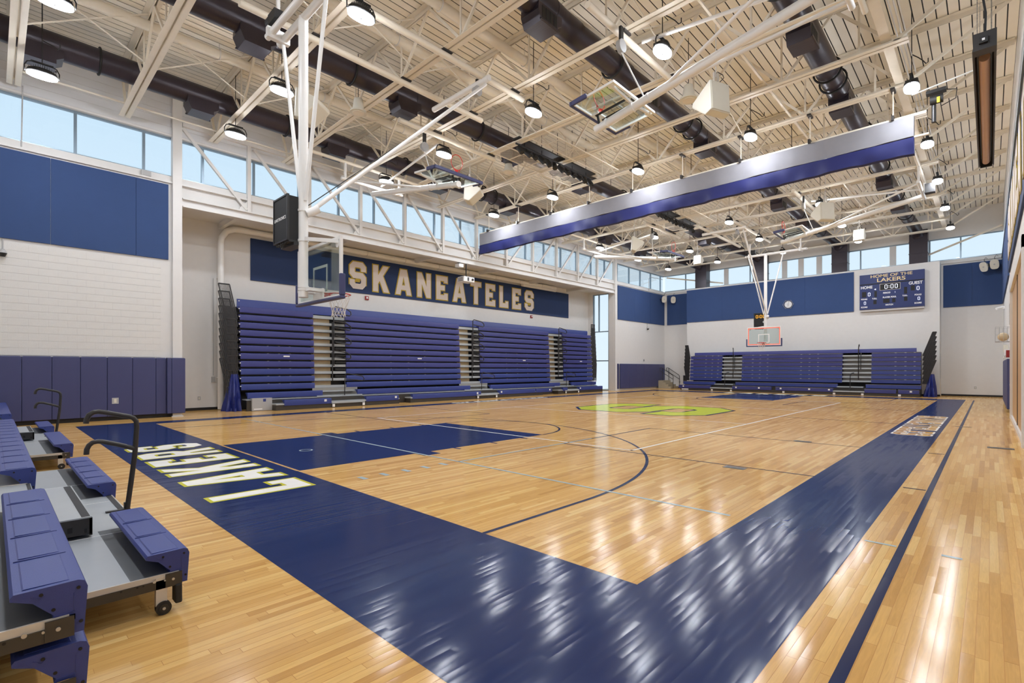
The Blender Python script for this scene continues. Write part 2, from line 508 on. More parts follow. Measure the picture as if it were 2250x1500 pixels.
# blue border: three bands and the lanes
rect('border_paint', CX0 - .68, -0.85, 1.57, CY0, M['fblue'], Z1)
rect('border_paint', CX1, -0.85, CY0, CY1, M['fblue'], Z1)
rect('border_paint', CX0 - .68, CX0, CY0, CY1, M['fblue'], Z1)
rect('border_paint', CX0 - .68, -0.85, CY1, CY1 + 1.45, M['fblue'], Z1)
for s, yb in ((1, CY0), (-1, CY1)):
    y0, y1 = sorted((yb, yb + s * 5.79))
    rect('lane_paint', CXM - 1.83, CXM + 1.83, y0, y1, M['fblue'], Z1)
    cy = yb + s * 5.79
    arc('free_throw_circle', CXM, cy, 1.83, .05, 0 if s > 0 else math.pi, math.pi if s > 0 else 2 * math.pi, M['fnavy'], Z2)
    ry = yb + s * 1.6
    rr = 6.02 - .025
    arc('three_point_line', CXM, ry, rr, .05, 0 if s > 0 else math.pi, math.pi if s > 0 else 2 * math.pi, M['fnavy'], Z2, 96)
    for q in (-1, 1):
        y0, y1 = sorted((yb, ry)); rect('three_point_line', CXM + q * rr - .025, CXM + q * rr + .025, y0, y1, M['fnavy'], Z2)
        for d in (2.15, 3.05, 4.05, 5.0):
            xx = CXM + q * 1.83; x0, x1 = sorted((xx, xx + q * (.2 if d > 2.2 else .32)))
            yy0, yy1 = sorted((yb + s * d, yb + s * (d + (.06 if d > 2.2 else .36))))
            rect('lane_mark', x0, x1, yy0, yy1, M['fblue'], Z2)
    rect('baseline_edge', CXM - 1.83, CXM + 1.83, *sorted((yb - s * .01, yb + s * .035)), M['wood'], Z2)
# floor lines of the other games
rect('court_line', CX0, CX1, 17.71, 17.76, M['fnavy'], Z2)
arc('centre_circle', CXM, 17.735, 1.83, .05, 0, 2 * math.pi, M['fnavy'], Z2, 64)
vx0, vx1, vy0, vy1 = -14.0, -4.9, 8.43, 26.95
for nm, a in (('x', None),):
    rect('volleyball_line', vx0, vx1, vy0, vy0 + .055, M['fwhite'], Z3)
    rect('volleyball_line', vx0, vx1, vy1 - .055, vy1, M['fwhite'], Z3)
    rect('volleyball_line', vx0, vx0 + .055, vy0, vy1, M['fwhite'], Z3)
    rect('volleyball_line', vx1 - .055, vx1, vy0, vy1, M['fwhite'], Z3)
    for yy in (14.68, 20.78): rect('volleyball_line', vx0, vx1, yy, yy + .05, M['fwhite'], Z3)
for yc in (10.1, 25.4):
    for q, xs in ((1, CX1), (-1, CX0)):
        xe = xs - q * 4.58
        a, b = sorted((xs, xe))
        rect('cross_court_line', a, b, yc - 1.86, yc - 1.82, M['fnavy'], Z2)
        rect('cross_court_line', a, b, yc + 1.82, yc + 1.86, M['fnavy'], Z2)
        rect('cross_court_line', xe - .025, xe + .025, yc - 1.86, yc + 1.86, M['fnavy'], Z2)
for yy in (5.41, 30.05): rect('cross_court_edge', -16.9, CX1 - .15, yy, yy + .05, M['fgrey'], Z3)
rect('cross_court_edge', -6.46, -6.41, 5.43, 9.3, M['fgrey'], Z3)
for yy in (3.67, 4.02, 4.4, 4.76, 5.12): rect('line_dash', -6.56, -6.36, yy - .04, yy + .04, M['fgrey'], Z3)
rect('side_line', -0.58, -0.52, 1.5, 33.3, M['fnavy'], Z2)
for yy, m_ in ((8.28, 'fnavy'), (11.98, 'fnavy'), (5.48, 'fgrey')): rect('line_tick', -.82, -.59, yy, yy + .04, M[m_], Z3)
rect('line_tick', -.67, -.34, 18.0, 18.1, M['plate'], Z3)
rect('line_tick', -.29, -.16, 5.48, 5.53, M['fgrey'], Z3)
for x0, x1, y0, y1 in ((-3.06, -2.74, 8.02, 8.2), (-3.06, -2.74, 11.98, 12.14), (-.03, .35, 13.58, 13.8)):
    c = MB().box(x0, x1, y0, y1, 0.0, 0.004).build('cover_plate', M['plate'], fl, smooth=False)
    MB().box(x0 + .03, x1 - .03, y0 + .03, y1 - .03, 0.004, 0.0055).build('lid', M['frame'], c, smooth=False)
arc('floor_ring', -9.45, 4.17, .11, .03, 0, 2 * math.pi, M['fgrey'], Z3, 24)
# floor writing
block_text('LAKERS', (-6.58, 2.98, Z2), (-1, 0, 0), (0, -1, 0), 1.17, 5.56, M['fwhite'], M['fgold'], fl, .045, .0014, gap=.32)
block_text('LAKERS', (-12.3, CY1 + .18, Z2), (1, 0, 0), (0, 1, 0), 1.1, 5.56, M['fwhite'], M['fgold'], fl, .045, .0014, gap=.32)
block_text('SKANEATELES', (-1.69, 21.33, Z2), (0, -1, 0), (1, 0, 0), .70, 6.4, M['wood'], M['fwhite'], fl, .04, .0014, gap=.13)
block_text('SKANEATELES', (-17.15, 14.4, Z2), (0, 1, 0), (-1, 0, 0), .52, 6.4, M['fwhite'], M['fnavy'], fl, .03, .0014, gap=.13)
# centre letter: tall axis across the court
b_ = link('centre_letter', glyph('S', 5.9, 5.2, 0.0, 0.0, M['fgreen'])); place(b_, frame((-6.87, 15.62, Z3 + .0006), (0, 1, 0), (-1, 0, 0)), fl)
b2 = link('letter_outline', glyph('S', 5.9, 5.2, 0.11, 0.0, M['fnavy'])); place(b2, frame((-6.87, 15.62, Z3), (0, 1, 0), (-1, 0, 0))); attach(b2, b_)

# ------------------------------------------------------------------ walls
def wall(name, *boxes, m='wall', parent=None):
    mb = MB()
    for b in boxes: mb.box(*b)
    return struct(mb.build(name, M[m], parent, smooth=False)) if parent is None else mb.build(name, M[m], parent, smooth=False)
ZS, ZW = 7.80, 9.10                                # clerestory sill and head
T = .3
wl_ = wall('wall_left', (XL - T, XL, YN, YA0 - .02, 0, 7.55), (XL - T, XL, YA1 + .14, YF + .3, 0, 7.55),
     (XL - T, XL, YN, YF + .3, 7.55, ZS), (XL - T, XL, YN, YF + .3, ZW, ZC + .1))
wall('wall_alcove', (XA - T, XA, YA0 - .4, YA1 + .3, 0, 7.2), (XA, XL - .02, YA0 - .32, YA0 - .02, 0, 7.2),
     (XA, -20.98, YA1 + .02, YA1 + .3, 0, 7.2), (-19.62, XL, YA1 + .02, YA1 + .3, 0, 7.2), (-20.98, -19.62, YA1 + .02, YA1 + .3, 6.93, 7.2))
wall('ceiling_alcove', (XA - T, XL - .25, YA0 - .3, YA1 + .3, 7.12, 7.3), m='wall')
wall('wall_far', (XL - T, XR + T, YF, YF + T, 0, ZS), (XL - T, XR + T, YF, YF + T, ZW, ZC + .1),
     (-16.75, -2.02, YP, YF, 0, 7.62))
wr_ = wall('wall_right', (XR, XR + T, YN, YF, 0, ZS), (XR, XR + T, YN, YF, ZW, ZC + .1))
wall('wall_near', (XA - T, XR + T, YN - T, YN, 0, ZC + .1))
# painted block courses on the near left wall
bw, bh, gp = .4064, .2032, .004
blk = MB().box(0.0, .014, .0003, bw - .0003, gp / 2, bh - gp / 2).mesh('block', M['block'], smooth=False)
half = MB().box(0.0, .014, .0003, bw / 2 - .0003, gp / 2, bh - gp / 2).mesh('block', M['block'], smooth=False)
nrow = 15
for r in range(nrow):
    z = 1.93 + r * bh
    y = -.5 - (bw / 2 if r % 2 else 0)
    while y < YA0 - .5:
        L_ = min(bw, YA0 - .42 - y)
        o = link('block', blk if L_ > bw * .9 else half); o.location = (XL + .0, y, z); o.parent = wl_
        y += bw
for k in range(6):
    MB().box(XL, XL + .012, YN, YF, ZW + .06 + k * .235, ZW + .06 + k * .235 + .222).build('fascia_strip', M['wallb'], wl_, smooth=False)
# base strips
for i, (nm, b) in enumerate((('baseboard_alcove', (XA, XA + .02, YA0, YA1, 0, .1)), ('baseboard_far', (-2.02, XR, YF - .02, YF, 0, .1)), ('baseboard_left', (XL, XL + .03, YN, YA0 - .02, 0, .12)),
      ('baseboard_corner', (XL, -16.75, YF - .02, YF, 0, .1)), ('baseboard_step', (-16.75, -2.0, YP - .02, YP, 0, .1)))):
    wall(nm, b, m='base')
# clerestory windows
def clerestory(name, along, c, a0, a1, mull, wide=(), out=-1):
    """glazed strip in the plane x = c (along 'y') or y = c (along 'x')"""
    P = (lambda a, d, z: (c + d, a, z)) if along == 'y' else (lambda a, d, z: (a, c + d, z))
    def bx(mb, s0, s1, d0, d1, z0, z1):
        p, q = P(s0, d0, z0), P(s1, d1, z1)
        mb.box(min(p[0], q[0]), max(p[0], q[0]), min(p[1], q[1]), max(p[1], q[1]), z0, z1)
    fr = MB(); bx(fr, a0, a1, -.04, .04, ZS, ZS + .06); bx(fr, a0, a1, -.04, .04, ZW - .06, ZW)
    w = struct(fr.build(name, M['mullion'], smooth=False))
    edges = [a0] + list(mull) + [a1]
    for k in mull:
        hw = .16 if k in wide else .035
        mb = MB(); bx(mb, k - hw, k + hw, -.05, .05, ZS + .06, ZW - .06); mb.build('mullion', M['trim'] if k in wide else M['mullion'], w, smooth=False)
    for p_, q_ in zip(edges, edges[1:]):
        mb = MB(); bx(mb, p_, q_, -.004, .004, ZS + .06, ZW - .06); mb.build('pane', M['pane'], w, smooth=False)
    return w
clerestory('window_1', 'y', XL - .16, YN, YF, [-1.56 + 1.635 * k for k in range(25)])
farm = [-17.45, -15.9, -14.28, -12.58, -11.4, -10.3, -9.28, -8.2, -7.3, -5.91, -4.27, -2.54, -1.18]
clerestory('window_2', 'x', YF + .12, XL, XR, farm, wide=(-14.28, -10.3, -9.28, -8.2, -4.27))
clerestory('window_3', 'y', XR + .16, YN, YF, [-1.56 + 1.635 * k for k in range(25)])
# tall window in the end wall of the alcove
fr = MB(); y_ = YA1 + .06
fr.box(-20.98, -20.92, y_, y_ + .08, 0, 6.93).box(-19.68, -19.62, y_, y_ + .08, 0, 6.93).box(-20.92, -19.68, y_, y_ + .08, 0, .05).box(-20.92, -19.68, y_, y_ + .08, 6.87, 6.93)
tw = struct(fr.build('window_4', M['mullion'], smooth=False))
for z in (2.12, 4.22): MB().box(-20.92, -19.68, y_, y_ + .08, z - .035, z + .035).build('mullion', M['mullion'], tw, smooth=False)
MB().box(-20.52, -20.44, y_, y_ + .08, 4.255, 6.87).build('mullion', M['mullion'], tw, smooth=False)
for x0, x1, z0, z1 in ((-20.92, -19.68, .05, 2.085), (-20.92, -19.68, 2.155, 4.185), (-20.92, -20.52, 4.255, 6.87), (-20.44, -19.68, 4.255, 6.87)):
    MB().box(x0, x1, y_ + .03, y_ + .04, z0, z1).build('pane', M['pane'], tw, smooth=False)

# window sill ledges, columns, alcove beam and truss
wall('trim_1', (XL - .02, XL + .07, YN, YF, 7.56, 7.62), m='trim')
wall('trim_2', (XL, XR, YF - .09, YF, 7.60, 7.66), m='trim')
wall('trim_3', (XR - .08, XR + .02, YN, YF, 7.56, 7.64), m='mullion')
cl = thing('steel_column', 'white square steel column at the camera end of the bleacher alcove', 'column', (XL, 4.2, 0))
MB().box(XL - .13, XL + .12, 4.07, 4.33, 0, ZC - .1).build('shaft', M['trim'], cl, smooth=False)
MB().box(XL - .16, XL + .15, 4.04, 4.36, 0, .03).build('base_plate', M['trim'], cl, smooth=False)
cl2 = thing('steel_column', 'white square steel column beside the tall narrow window', 'column', (XL, 30.6, 0))
MB().box(XL - .13, XL + .12, 30.48, 30.72, 0, ZC - .1).build('shaft', M['trim'], cl2, smooth=False)
MB().box(XL - .16, XL + .15, 30.45, 30.75, 0, .03).build('base_plate', M['trim'], cl2, smooth=False)

tr = thing('girder_truss', 'white steel girder truss with diagonals in front of the left windows', 'truss', (XL, 17.3, 6.85))
lo = MB(); lo.box(XL - .13, XL + .13, YA0 + .1, YA1, 6.86, 6.9).box(XL - .02, XL + .02, YA0 + .1, YA1, 6.9, 7.12).box(XL - .13, XL + .13, YA0 + .1, YA1, 7.12, 7.16)
lo.build('bottom_chord', M['trim'], tr, smooth=False)
MB().box(XL - .1, XL + .13, YA0 + .1, YA1, 9.5, 9.62).build('top_chord', M['trim'], tr, smooth=False)
PY = [4.19 + 2.195 * k for k in range(13)]
for k in range(1, 12):
    MB().box(XL - .05, XL + .11, PY[k] - .06, PY[k] + .06, 7.16, 9.5).build('post', M['trim'], tr, smooth=False)
for k in range(12):
    a, b = (PY[k], PY[k+1]) if k < 6 else (PY[k+1], PY[k])
    MB().beam((XL + .06, a + (.16 if k < 6 else -.16), 9.45), (XL + .06, b - (.08 if k < 6 else -.08), 7.22), .09, .09).build('diagonal', M['trim'], tr, smooth=False)
    g = MB(); s_ = -1 if k < 6 else 1
    g.prism([(0, 0), (s_ * .34, 0), (s_ * .3, .1), (0, .42)], lambda a_, u, v, b=b: (XL + .05 + a_, b + u, 7.16 + v), 0, .02)
    g.build('gusset', M['trim'], tr, smooth=False)
wall('wall_left_upper', (XL - .2, XL - .06, YA0, YA1, 7.16, 7.56))
# steel brackets holding the alcove ceiling
for i, y in enumerate((6.1, 10.5, 14.9, 19.3, 23.6, 27.9)):
    MB().beam((XA, y, 7.02), (XL - .1, y, 7.02), .14, .2).build('trim_%d' % (4 + i), M['trim'], smooth=False)['kind'] = 'structure'

# blue acoustic boards, each one board
def board(x0, x1, y0, y1, z0, z1, label, group=None, m='acoustic'):
    o = MB().box(x0, x1, y0, y1, z0, z1).build('acoustic_panel', M[m], smooth=False)
    return tag(o, label, 'panel', group)
EDG = [-2.2, -1.3, 1.17, 3.12, 3.97]
for i in range(1, 4):
    board(XL + .0, XL + .05, EDG[i] + .004, EDG[i+1] - .004, 5.08, 7.5, 'blue acoustic panel high on the near left wall, %s from the picture edge' % ORD[i-1], 'acoustic panels on the near left wall')
for i in range(3):
    y0 = 30.95 + i * 2.35
    board(XL, XL + .05, y0 + .004, y0 + 2.35 - .004, 5.08, 7.5, 'blue fabric acoustic panel over the far left wall pads, %s from the white column' % ORD[i], 'acoustic panels on the far left wall')
board(-18.95, -16.76, YF - .05, YF, 5.08, 7.5, 'short blue acoustic panel in the far left corner recess')
for i in range(4):
    x0 = -16.75 + i * 2.675
    board(x0 + .003, x0 + 2.672, YP - .05, YP, 5.08, 7.52, 'wide blue acoustic panel above the far bleachers, %s from the left' % ORD[i], 'acoustic panels above the far bleachers')
for i in range(2):
    x0 = -1.93 + i * 1.22
    board(x0 + .003, x0 + 1.217, YF - .05, YF, 5.08, 7.5, 'blue acoustic panel behind the two pale floodlight speakers, %s half' % ('left' if i == 0 else 'right'), 'acoustic panels in the right far corner')
# banner boards
bn = thing('wall_banner', 'long navy banner with pale gold-edged letters above the main bleachers', 'banner', (XA, 17.6, 5.1))
BE = [7.19, 10.67, 14.15, 17.63, 21.1, 24.58, 28.05]
for i in range(6):
    MB().box(XA, XA + .05, BE[i] + .002, BE[i+1] - .002, 5.1, 6.78).build('banner_board', M['banner'], bn, smooth=False)
block_text('SKANEATELES', (XA + .05, 11.45, 5.28), (0, 1, 0), (0, 0, 1), 1.26, 12.85, M['letter'], M['gold'], bn, .05, .012, .006, gap=.33)
bn2 = thing('wall_banner', 'navy banner seen edge-on high along the right wall', 'banner', (XR, 14, 5.1))
for i in range(5): MB().box(XR - .05, XR, 6 + i * 4 + .002, 10 + i * 4 - .002, 5.1, 7.5).build('banner_board', M['banner'], bn2, smooth=False)
block_text('SKANEATELES', (XR - .05, 25.2, 5.45), (0, -1, 0), (0, 0, 1), 1.7, 18.0, M['letter'], M['gold'], bn2, .06, .012, .006, gap=.24)
for i in range(3): board(XR - .05, XR, 26.6 + i * 3.8, 30.3 + i * 3.8, 5.08, 7.5, 'blue acoustic panel high on the right wall, %s past the banner' % ORD[i], 'acoustic panels on the right wall')

# wall pads
def pad(x0, x1, y0, y1, label, group, name='wall_pad', z0=.12, z1=1.9):
    r = .02
    t = thing(name, label, 'wall pad', ((x0+x1)/2, (y0+y1)/2, z0), group)
    mb = MB().box(x0, x1, y0 + .003, y1 - .003, z0, z1) if x1 - x0 < y1 - y0 else MB().box(x0 + .003, x1 - .003, y0, y1, z0, z1)
    o = mb.build('cushion', M['pad'], t, smooth=False)
    bv = o.modifiers.new('bevel', 'BEVEL'); bv.width = .014; bv.segments = 2
    d = MB()
    if x1 - x0 < y1 - y0: d.box(min(x0, x1) + .004, x1 - .02, y0 + .03, y1 - .03, z1 - .002, z1 + .01)
    else: d.box(x0 + .03, x1 - .03, y0 + .004, y1 - .004, z1 - .002, z1 + .01)
    d.build('top_cleat', M['pad'], t, smooth=False)
    return t
pe = [-.62, -.02, .58, 1.19, 1.8, 2.41, 3.02, 3.62]
for i in range(7):
    pad(XL + .02, XL + .12, pe[i], pe[i+1], 'navy vinyl wall pad on the near left wall, %s from the white column' % ORD[7 - i], 'near left wall pads')
pad(XL + .02, XL + .12, 3.62, 3.9, 'narrow navy wall pad next to the padded column', None)
pad(XL - .16, XL + .22, 3.9, 4.02, 'navy pad on the near face of the padded column', None)
pad(XL + .12, XL + .22, 4.02, 4.4, 'navy pad wrapping the court face of the column', None)
for i in range(6):
    y0 = 31.2 + i * 1.12
    pad(XL + .02, XL + .12, y0, y0 + 1.12, 'navy wall pad along the far left wall, %s from the tall window' % ORD[i], 'far left wall pads')
pad(XL - .12, XL + .12, 30.9, 31.0, 'narrow navy pad facing the tall window', None)
for i in range(8):
    y0 = 24.9 + i * .95
    pad(XR - .1, XR, y0, y0 + .95, 'dark navy wall pad along the right wall, %s from the wooden door' % ORD[i], 'right wall pads')

# ------------------------------------------------------------------ roof
struct(MB().box(XL - .3, XR + .3, YN - .3, YF + .3, ZC + .012, ZC + .1).build('ceiling', M['black'], smooth=False))
ce = bpy.data.objects['ceiling']
dw = .2195
dm = MB().box(.013, dw - .013, YN, YF, ZC, ZC + .008).mesh('deck_panel', M['deck'], smooth=False)
for i in range(90):
    o = link('deck_panel', dm); o.location = (XL + i * dw, 0, 0); o.parent = ce
# ------------------------------------------------------------------ roof trusses
TY = [0.42 + 2.375 * k for k in range(16)]
ZB = 9.17
def truss_at_zero():
    t = thing('roof_truss', 'x', 'truss', (0, 0, ZB))
    for s in (-1, 1):
        mb = MB(); mb.box(-18.9, -1.35, *sorted((s * .016, s * .14)), ZB, ZB + .012); mb.box(-18.9, -1.35, *sorted((s * .018, s * .03)), ZB, ZB + .1)
        mb.build('bottom_chord', M['steel'], t, smooth=False)
        mb = MB(); mb.box(-19.25, .5, *sorted((s * .018, s * .15)), ZC - .03, ZC - .012); mb.box(-19.25, .5, *sorted((s * .018, s * .034)), ZC - .13, ZC - .012)
        mb.build('top_chord', M['steel'], t, smooth=False)
    xb = [-18.55 + 2.42 * k for k in range(8)]
    xt = [-17.34 + 2.42 * k for k in range(7)]
    for k in range(7):
        MB().beam((xb[k], 0, ZB + .04), (xt[k], 0, ZC - .06), .05, .065).build('diagonal', M['steel'], t, smooth=False)
        MB().beam((xt[k], 0, ZC - .06), (xb[k+1], 0, ZB + .04), .05, .065).build('diagonal', M['steel'], t, smooth=False)
        MB().beam((xb[k+1] if k < 6 else -2.3, 0, ZB + .04), (xb[k+1] if k < 6 else -2.3, 0, ZC - .06), .035, .045).build('upright', M['steel'], t, smooth=False)
    MB().beam((-1.62, 0, ZB + .05), (.42, 0, ZC - .08), .06, .075).build('end_diagonal', M['steel'], t, smooth=False)
    MB().beam((-18.6, 0, ZB + .05), (-19.2, 0, ZC - .12), .06, .075).build('end_diagonal', M['steel'], t, smooth=False)
    return t
t0 = truss_at_zero()
t0['label'] = 'white steel roof truss, first from the camera end'; t0['group'] = 'roof trusses'
t0.location = (0, TY[0], ZB)
for k in range(1, 16):
    dup(t0, (0, TY[k], ZB), label='white steel roof truss, %s from the camera end' % ORD[k], group='roof trusses')
# long runner near the right ends, and cross bridging between trusses
rn = thing('runner_beam', 'white steel runner crossing the right ends of the roof trusses', 'beam', (-1.75, 18, ZB))
MB().box(-1.86, -1.66, TY[0], TY[15], ZB + .11, ZB + .125).build('flange', M['steel'], rn, smooth=False)
MB().box(-1.77, -1.75, TY[0], TY[15], ZB + .125, ZB + .33).build('web', M['steel'], rn, smooth=False)
for j, dx in enumerate((-1.58, -1.5, -1.42)):
    MB().cyl((dx, TY[0], ZB + .3), (dx, TY[15], ZB + .3), .014, 6).build('conduit', M['trim'], rn)
for k in range(15):
    b = thing('cross_bracing', 'thin white cross bracing between the %s and %s roof trusses' % (ORD[k], ORD[k+1]), 'bracing', (-10, (TY[k] + TY[k+1]) / 2, ZB), 'bracing between trusses')
    for x in (-15.6, -10.9, -6.1):
        for z0, z1 in ((ZB + .06, ZC - .08), (ZC - .08, ZB + .06)):
            MB().beam((x, TY[k] + .04, z0), (x + .25, TY[k+1] - .04, z1), .02, .03).build('brace', M['steel'], b, smooth=False)
for x, lb in ((-18.2, 'beside the left windows'), (-4.4, 'over the right half of the court')):
    tag(MB().box(x - .025, x + .025, TY[0], TY[15], ZB + .1, ZB + .14).build('tie_bar', M['steel'], smooth=False), 'thin white tie bar on the truss bottoms ' + lb, 'tie bar')

# ------------------------------------------------------------------ ducts and pipes
DX = [-17.17, -12.75, -7.35, -3.22]
DN = ['nearest the left windows', 'second from the left windows', 'third from the left windows', 'nearest the right wall']
DV = [-15.75, -11.6, -6.85, -2.97]
ZD = 9.76
for d, x in enumerate(DX):
    t = thing('air_duct', 'dark round spiral air duct ' + DN[d], 'duct', (x, 18, ZD - .3), 'round ceiling ducts')
    def run(y0, y1, r, nm='pipe_section'):
        MB().cyl((x, y0, ZD), (x, y1, ZD), r, 24).build(nm, M['duct'], t)
    segs = [(YN, 8.9, .31), (9.3, 17.2, .29), (17.6, 26.0, .285), (26.4, 34.6, .27)]
    for i, (a, b, r) in enumerate(segs): run(a, b, r)
    for i, (a, b) in enumerate(((8.9, 9.3), (17.2, 17.6), (26.0, 26.4))):
        MB().cone((x, a, ZD), (x, b, ZD), segs[i][2] * 1.03, segs[i+1][2], 24).build('reducer', M['duct'], t)
    for y in (2.0, 6.9, 11.6, 15.9, 16.6, 20.9, 24.9, 29.6, 33.4):
        MB().tube([(x + .335 * math.cos(q * math.pi / 12), y, ZD + .335 * math.sin(q * math.pi / 12)) for q in range(24)], .028, 6, True).build('flange_ring', M['black'], t)
    pts = []
    for i in range(7):
        q = i / 6 * math.pi / 2
        pts.append((x + (DV[d] - x) * i / 6, 34.6 + 2.6 * math.sin(q), ZD - .55 * (1 - math.cos(q))))
    MB().tube(pts, .29, 20).build('elbow', M['duct'], t)
    MB().box(DV[d] - .42, DV[d] + .42, 37.05, 37.75, 7.62, ZD - .2).build('drop', M['duct'], t, smooth=False)
    for z in (8.2, 8.9): MB().box(DV[d] - .44, DV[d] + .44, 37.03, 37.77, z, z + .04).build('drop_flange', M['duct'], t, smooth=False)
    sd = 1 if d in (2, 3) else -1
    for y in (0.88, 4.4, 8.66, 13.4, 17.7, 22.0, 26.3, 30.6):
        # outlet: a box slung under the duct with a stepped end and a louvred face
        face = -1 if d < 2 else 1
        pf = [(-.40, .05), (-.42, -.34), (-.32, -.56), (.26, -.56), (.26, -.45), (.40, -.36), (.40, .05)]
        o = MB().prism(pf, lambda a_, u, v, y=y: (x + a_, y + u, ZD + v), -.26, .26).build('outlet', M['duct'], t, smooth=False)
        for j in range(4):
            MB().box(x + face * .262 - .006, x + face * .262 + .006, y - .3 + j * .135, y - .19 + j * .135, ZD - .5, ZD - .22).build('louvre', M['black'], o, smooth=False)
        MB().box(x + face * .27 - .02, x + face * .27 + .02, y - .36, y + .3, ZD - .555, ZD - .515).build('outlet_lip', M['duct'], o, smooth=False)
for x, z, y0, y1, lb in ((-9.47, 10.22, YN, 37, 'over the middle of the court'), (-11.28, 10.22, YN, 16.0, 'left of the middle of the court'), (-15.5, 10.3, YN, 12.0, 'near the left windows')):
    t = thing('roof_pipe', 'fat white pipe under the roof deck ' + lb, 'pipe', (x, 10, z))
    MB().cyl((x, y0, z), (x, y1, z), .125, 16).build('pipe', M['steel'], t)
    for y in range(1, int(y1), 3):
        MB().tube([(x + .14 * math.cos(q * math.pi / 8), y + .4, z + .14 * math.sin(q * math.pi / 8)) for q in range(16)], .012, 5, True).build('hanger_ring', M['trim'], t)
        MB().cyl((x, y + .4, z + .13), (x, y + .4, ZC), .008, 5).build('hanger_rod', M['trim'], t)
# pipe loop at the camera-end roof opening over centre court
el = []
for i in range(9):
    q = i / 8 * math.pi / 2; el.append((-11.28 + .45 * (1 - math.cos(q)), 16.0 + .45 * math.sin(q), 10.22))
tag(MB().tube(el + [(-9.6, 16.45, 10.22)], .125, 14).build('pipe_elbow', M['steel']), 'white pipe bend joining two roof pipes above the divider curtain', 'pipe')

# ------------------------------------------------------------------ lamps
LX = [-16.57, -13.08, -9.13, -5.29, -1.42]
LY = [0.86, 5.15, 10.4, 16.1, 20.5, 24.8, 29.2, 33.45]
def lamp0():
    t = thing('high_bay_lamp', 'x', 'lamp', (0, 0, 8.6))
    def ring(rx, ry, z, n=24): return [(rx * math.cos(2*math.pi*i/n), math.copysign(abs(math.sin(2*math.pi*i/n)) ** .8, math.sin(2*math.pi*i/n)) * ry, z) for i in range(n)]
    n = 24; mb = MB()
    prof = [(.15, .265, 8.668), (.165, .285, 8.69), (.155, .265, 8.75), (.10, .18, 8.80), (.04, .06, 8.815)]
    for rx, ry, z in prof: mb.v += ring(rx, ry, z)
    for i in range(len(prof) - 1):
        for j in range(n): mb.f.append((i*n+j, i*n+(j+1) % n, (i+1)*n+(j+1) % n, (i+1)*n+j))
    mb.f.append(tuple(range((len(prof)-1)*n, len(prof)*n))); mb.f.append(tuple(reversed(range(n))))
    hs = mb.build('heat_sink', M['black'], t)
    fn = MB()
    for j in range(13):
        y = -.24 + j * .04; hh = .8 + .0 * j
        fn.box(-.13 * (1 - (y / .34) ** 2) ** .5, .13 * (1 - (y / .34) ** 2) ** .5, y - .004, y + .004, 8.7, 8.70 + .15 * (1 - (y / .32) ** 2))
    fn.build('fin', M['dark'], hs, smooth=False)
    mb = MB(); prof = [(.16, .28, 8.667), (.16, .28, 8.622), (.13, .25, 8.605)]
    for rx, ry, z in prof: mb.v += ring(rx, ry, z)
    for i in range(2):
        for j in range(n): mb.f.append((i*n+j, i*n+(j+1) % n, (i+1)*n+(j+1) % n, (i+1)*n+j))
    mb.f.append(tuple(range(2*n, 3*n)))
    ln = mb.build('lens', M['lamp'], t)
    MB().cyl((0, 0, 8.596), (0, 0, 8.607), .018, 8).build('sensor', M['rubber'], ln)
    bp = [(0, -.305, 8.66), (0, -.31, 8.80), (0, -.26, 8.9), (0, -.2, 8.925), (0, .2, 8.925), (0, .26, 8.9), (0, .31, 8.80), (0, .305, 8.66)]
    MB().tube(bp, .014, 6).build('bracket', M['rubber'], t)
    MB().box(-.035, .035, -.2, .2, 8.925, 8.95).build('bracket_bar', M['rubber'], t, smooth=False)
    MB().cyl((0, 0, 8.95), (0, 0, ZC), .011, 6).build('stem', M['rubber'], t)
    MB().tube([(.01, .02, 9.5), (.12, .1, 9.42), (.2, .2, 9.36), (.26, .26, 9.28), (.3, .3, 9.32), (.3, .3, 9.42)], .012, 5).build('cord', M['rubber'], t)
    return t
XN = ['by the left windows', 'in second row from the left windows', 'in the middle row', 'in second row from the right wall', 'by the right wall']
l0 = lamp0()
for i, x in enumerate(LX):
    for j, y in enumerate(LY):
        lb = 'lit ceiling lamp %s, %s from the camera end' % (XN[i], ORD[j])
        if i == 0 and j == 0:
            l0.location = (x, y, 8.6); l0['label'] = lb; l0['group'] = 'high bay lamps'
        else: dup(l0, (x, y, 8.6), label=lb, group='high bay lamps')

# ------------------------------------------------------------------ loudspeakers under the roof
def speaker(x, y, z, rz, lb, s=1.0):
    t = thing('loudspeaker', lb, 'speaker', (0, 0, z), 'ceiling loudspeakers')
    # wedge cabinet tipped towards the seats
    tp = [(.12, .44), (-.46, .10), (-.47, .0), (-.04, -.36), (.16, -.30)]
    def Tm(a, u, v): return (u * s, a * s, z + v * s)
    mb = MB().prism(tp, Tm, -.32, .32)
    o = mb.build('cabinet', M['cream'], t, smooth=False)
    bv = o.modifiers.new('bevel', 'BEVEL'); bv.width = .03; bv.segments = 2
    MB().prism([(.125, .40), (.165, -.28), (.175, -.28), (.135, .40)], Tm, -.28, .28).build('grille', M['cream'], t, smooth=False)
    for q in (-.06, .06): MB().box(-.03 * s, .03 * s, q * s - .012, q * s + .012, z + .3 * s, z + .72 * s).build('bracket', M['alu'], t, smooth=False)
    MB().cyl((0, 0, z + .6 * s), (0, 0, ZC), .012, 6).build('hanger', M['trim'], t)
    MB().tube([(.05, 0, z + .4 * s), (.2, .05, z + .5 * s), (.12, .1, z + .62 * s), (0, .05, z + .75 * s)], .01, 5).build('cable', M['rubber'], t)
    t.location = (x, y, z); t.rotation_euler = (0, 0, rz)
    return t
speaker(-4.85, 12.3, 8.1, math.radians(-22), 'white wedge loudspeaker hanging beside the folded hoop on the right')
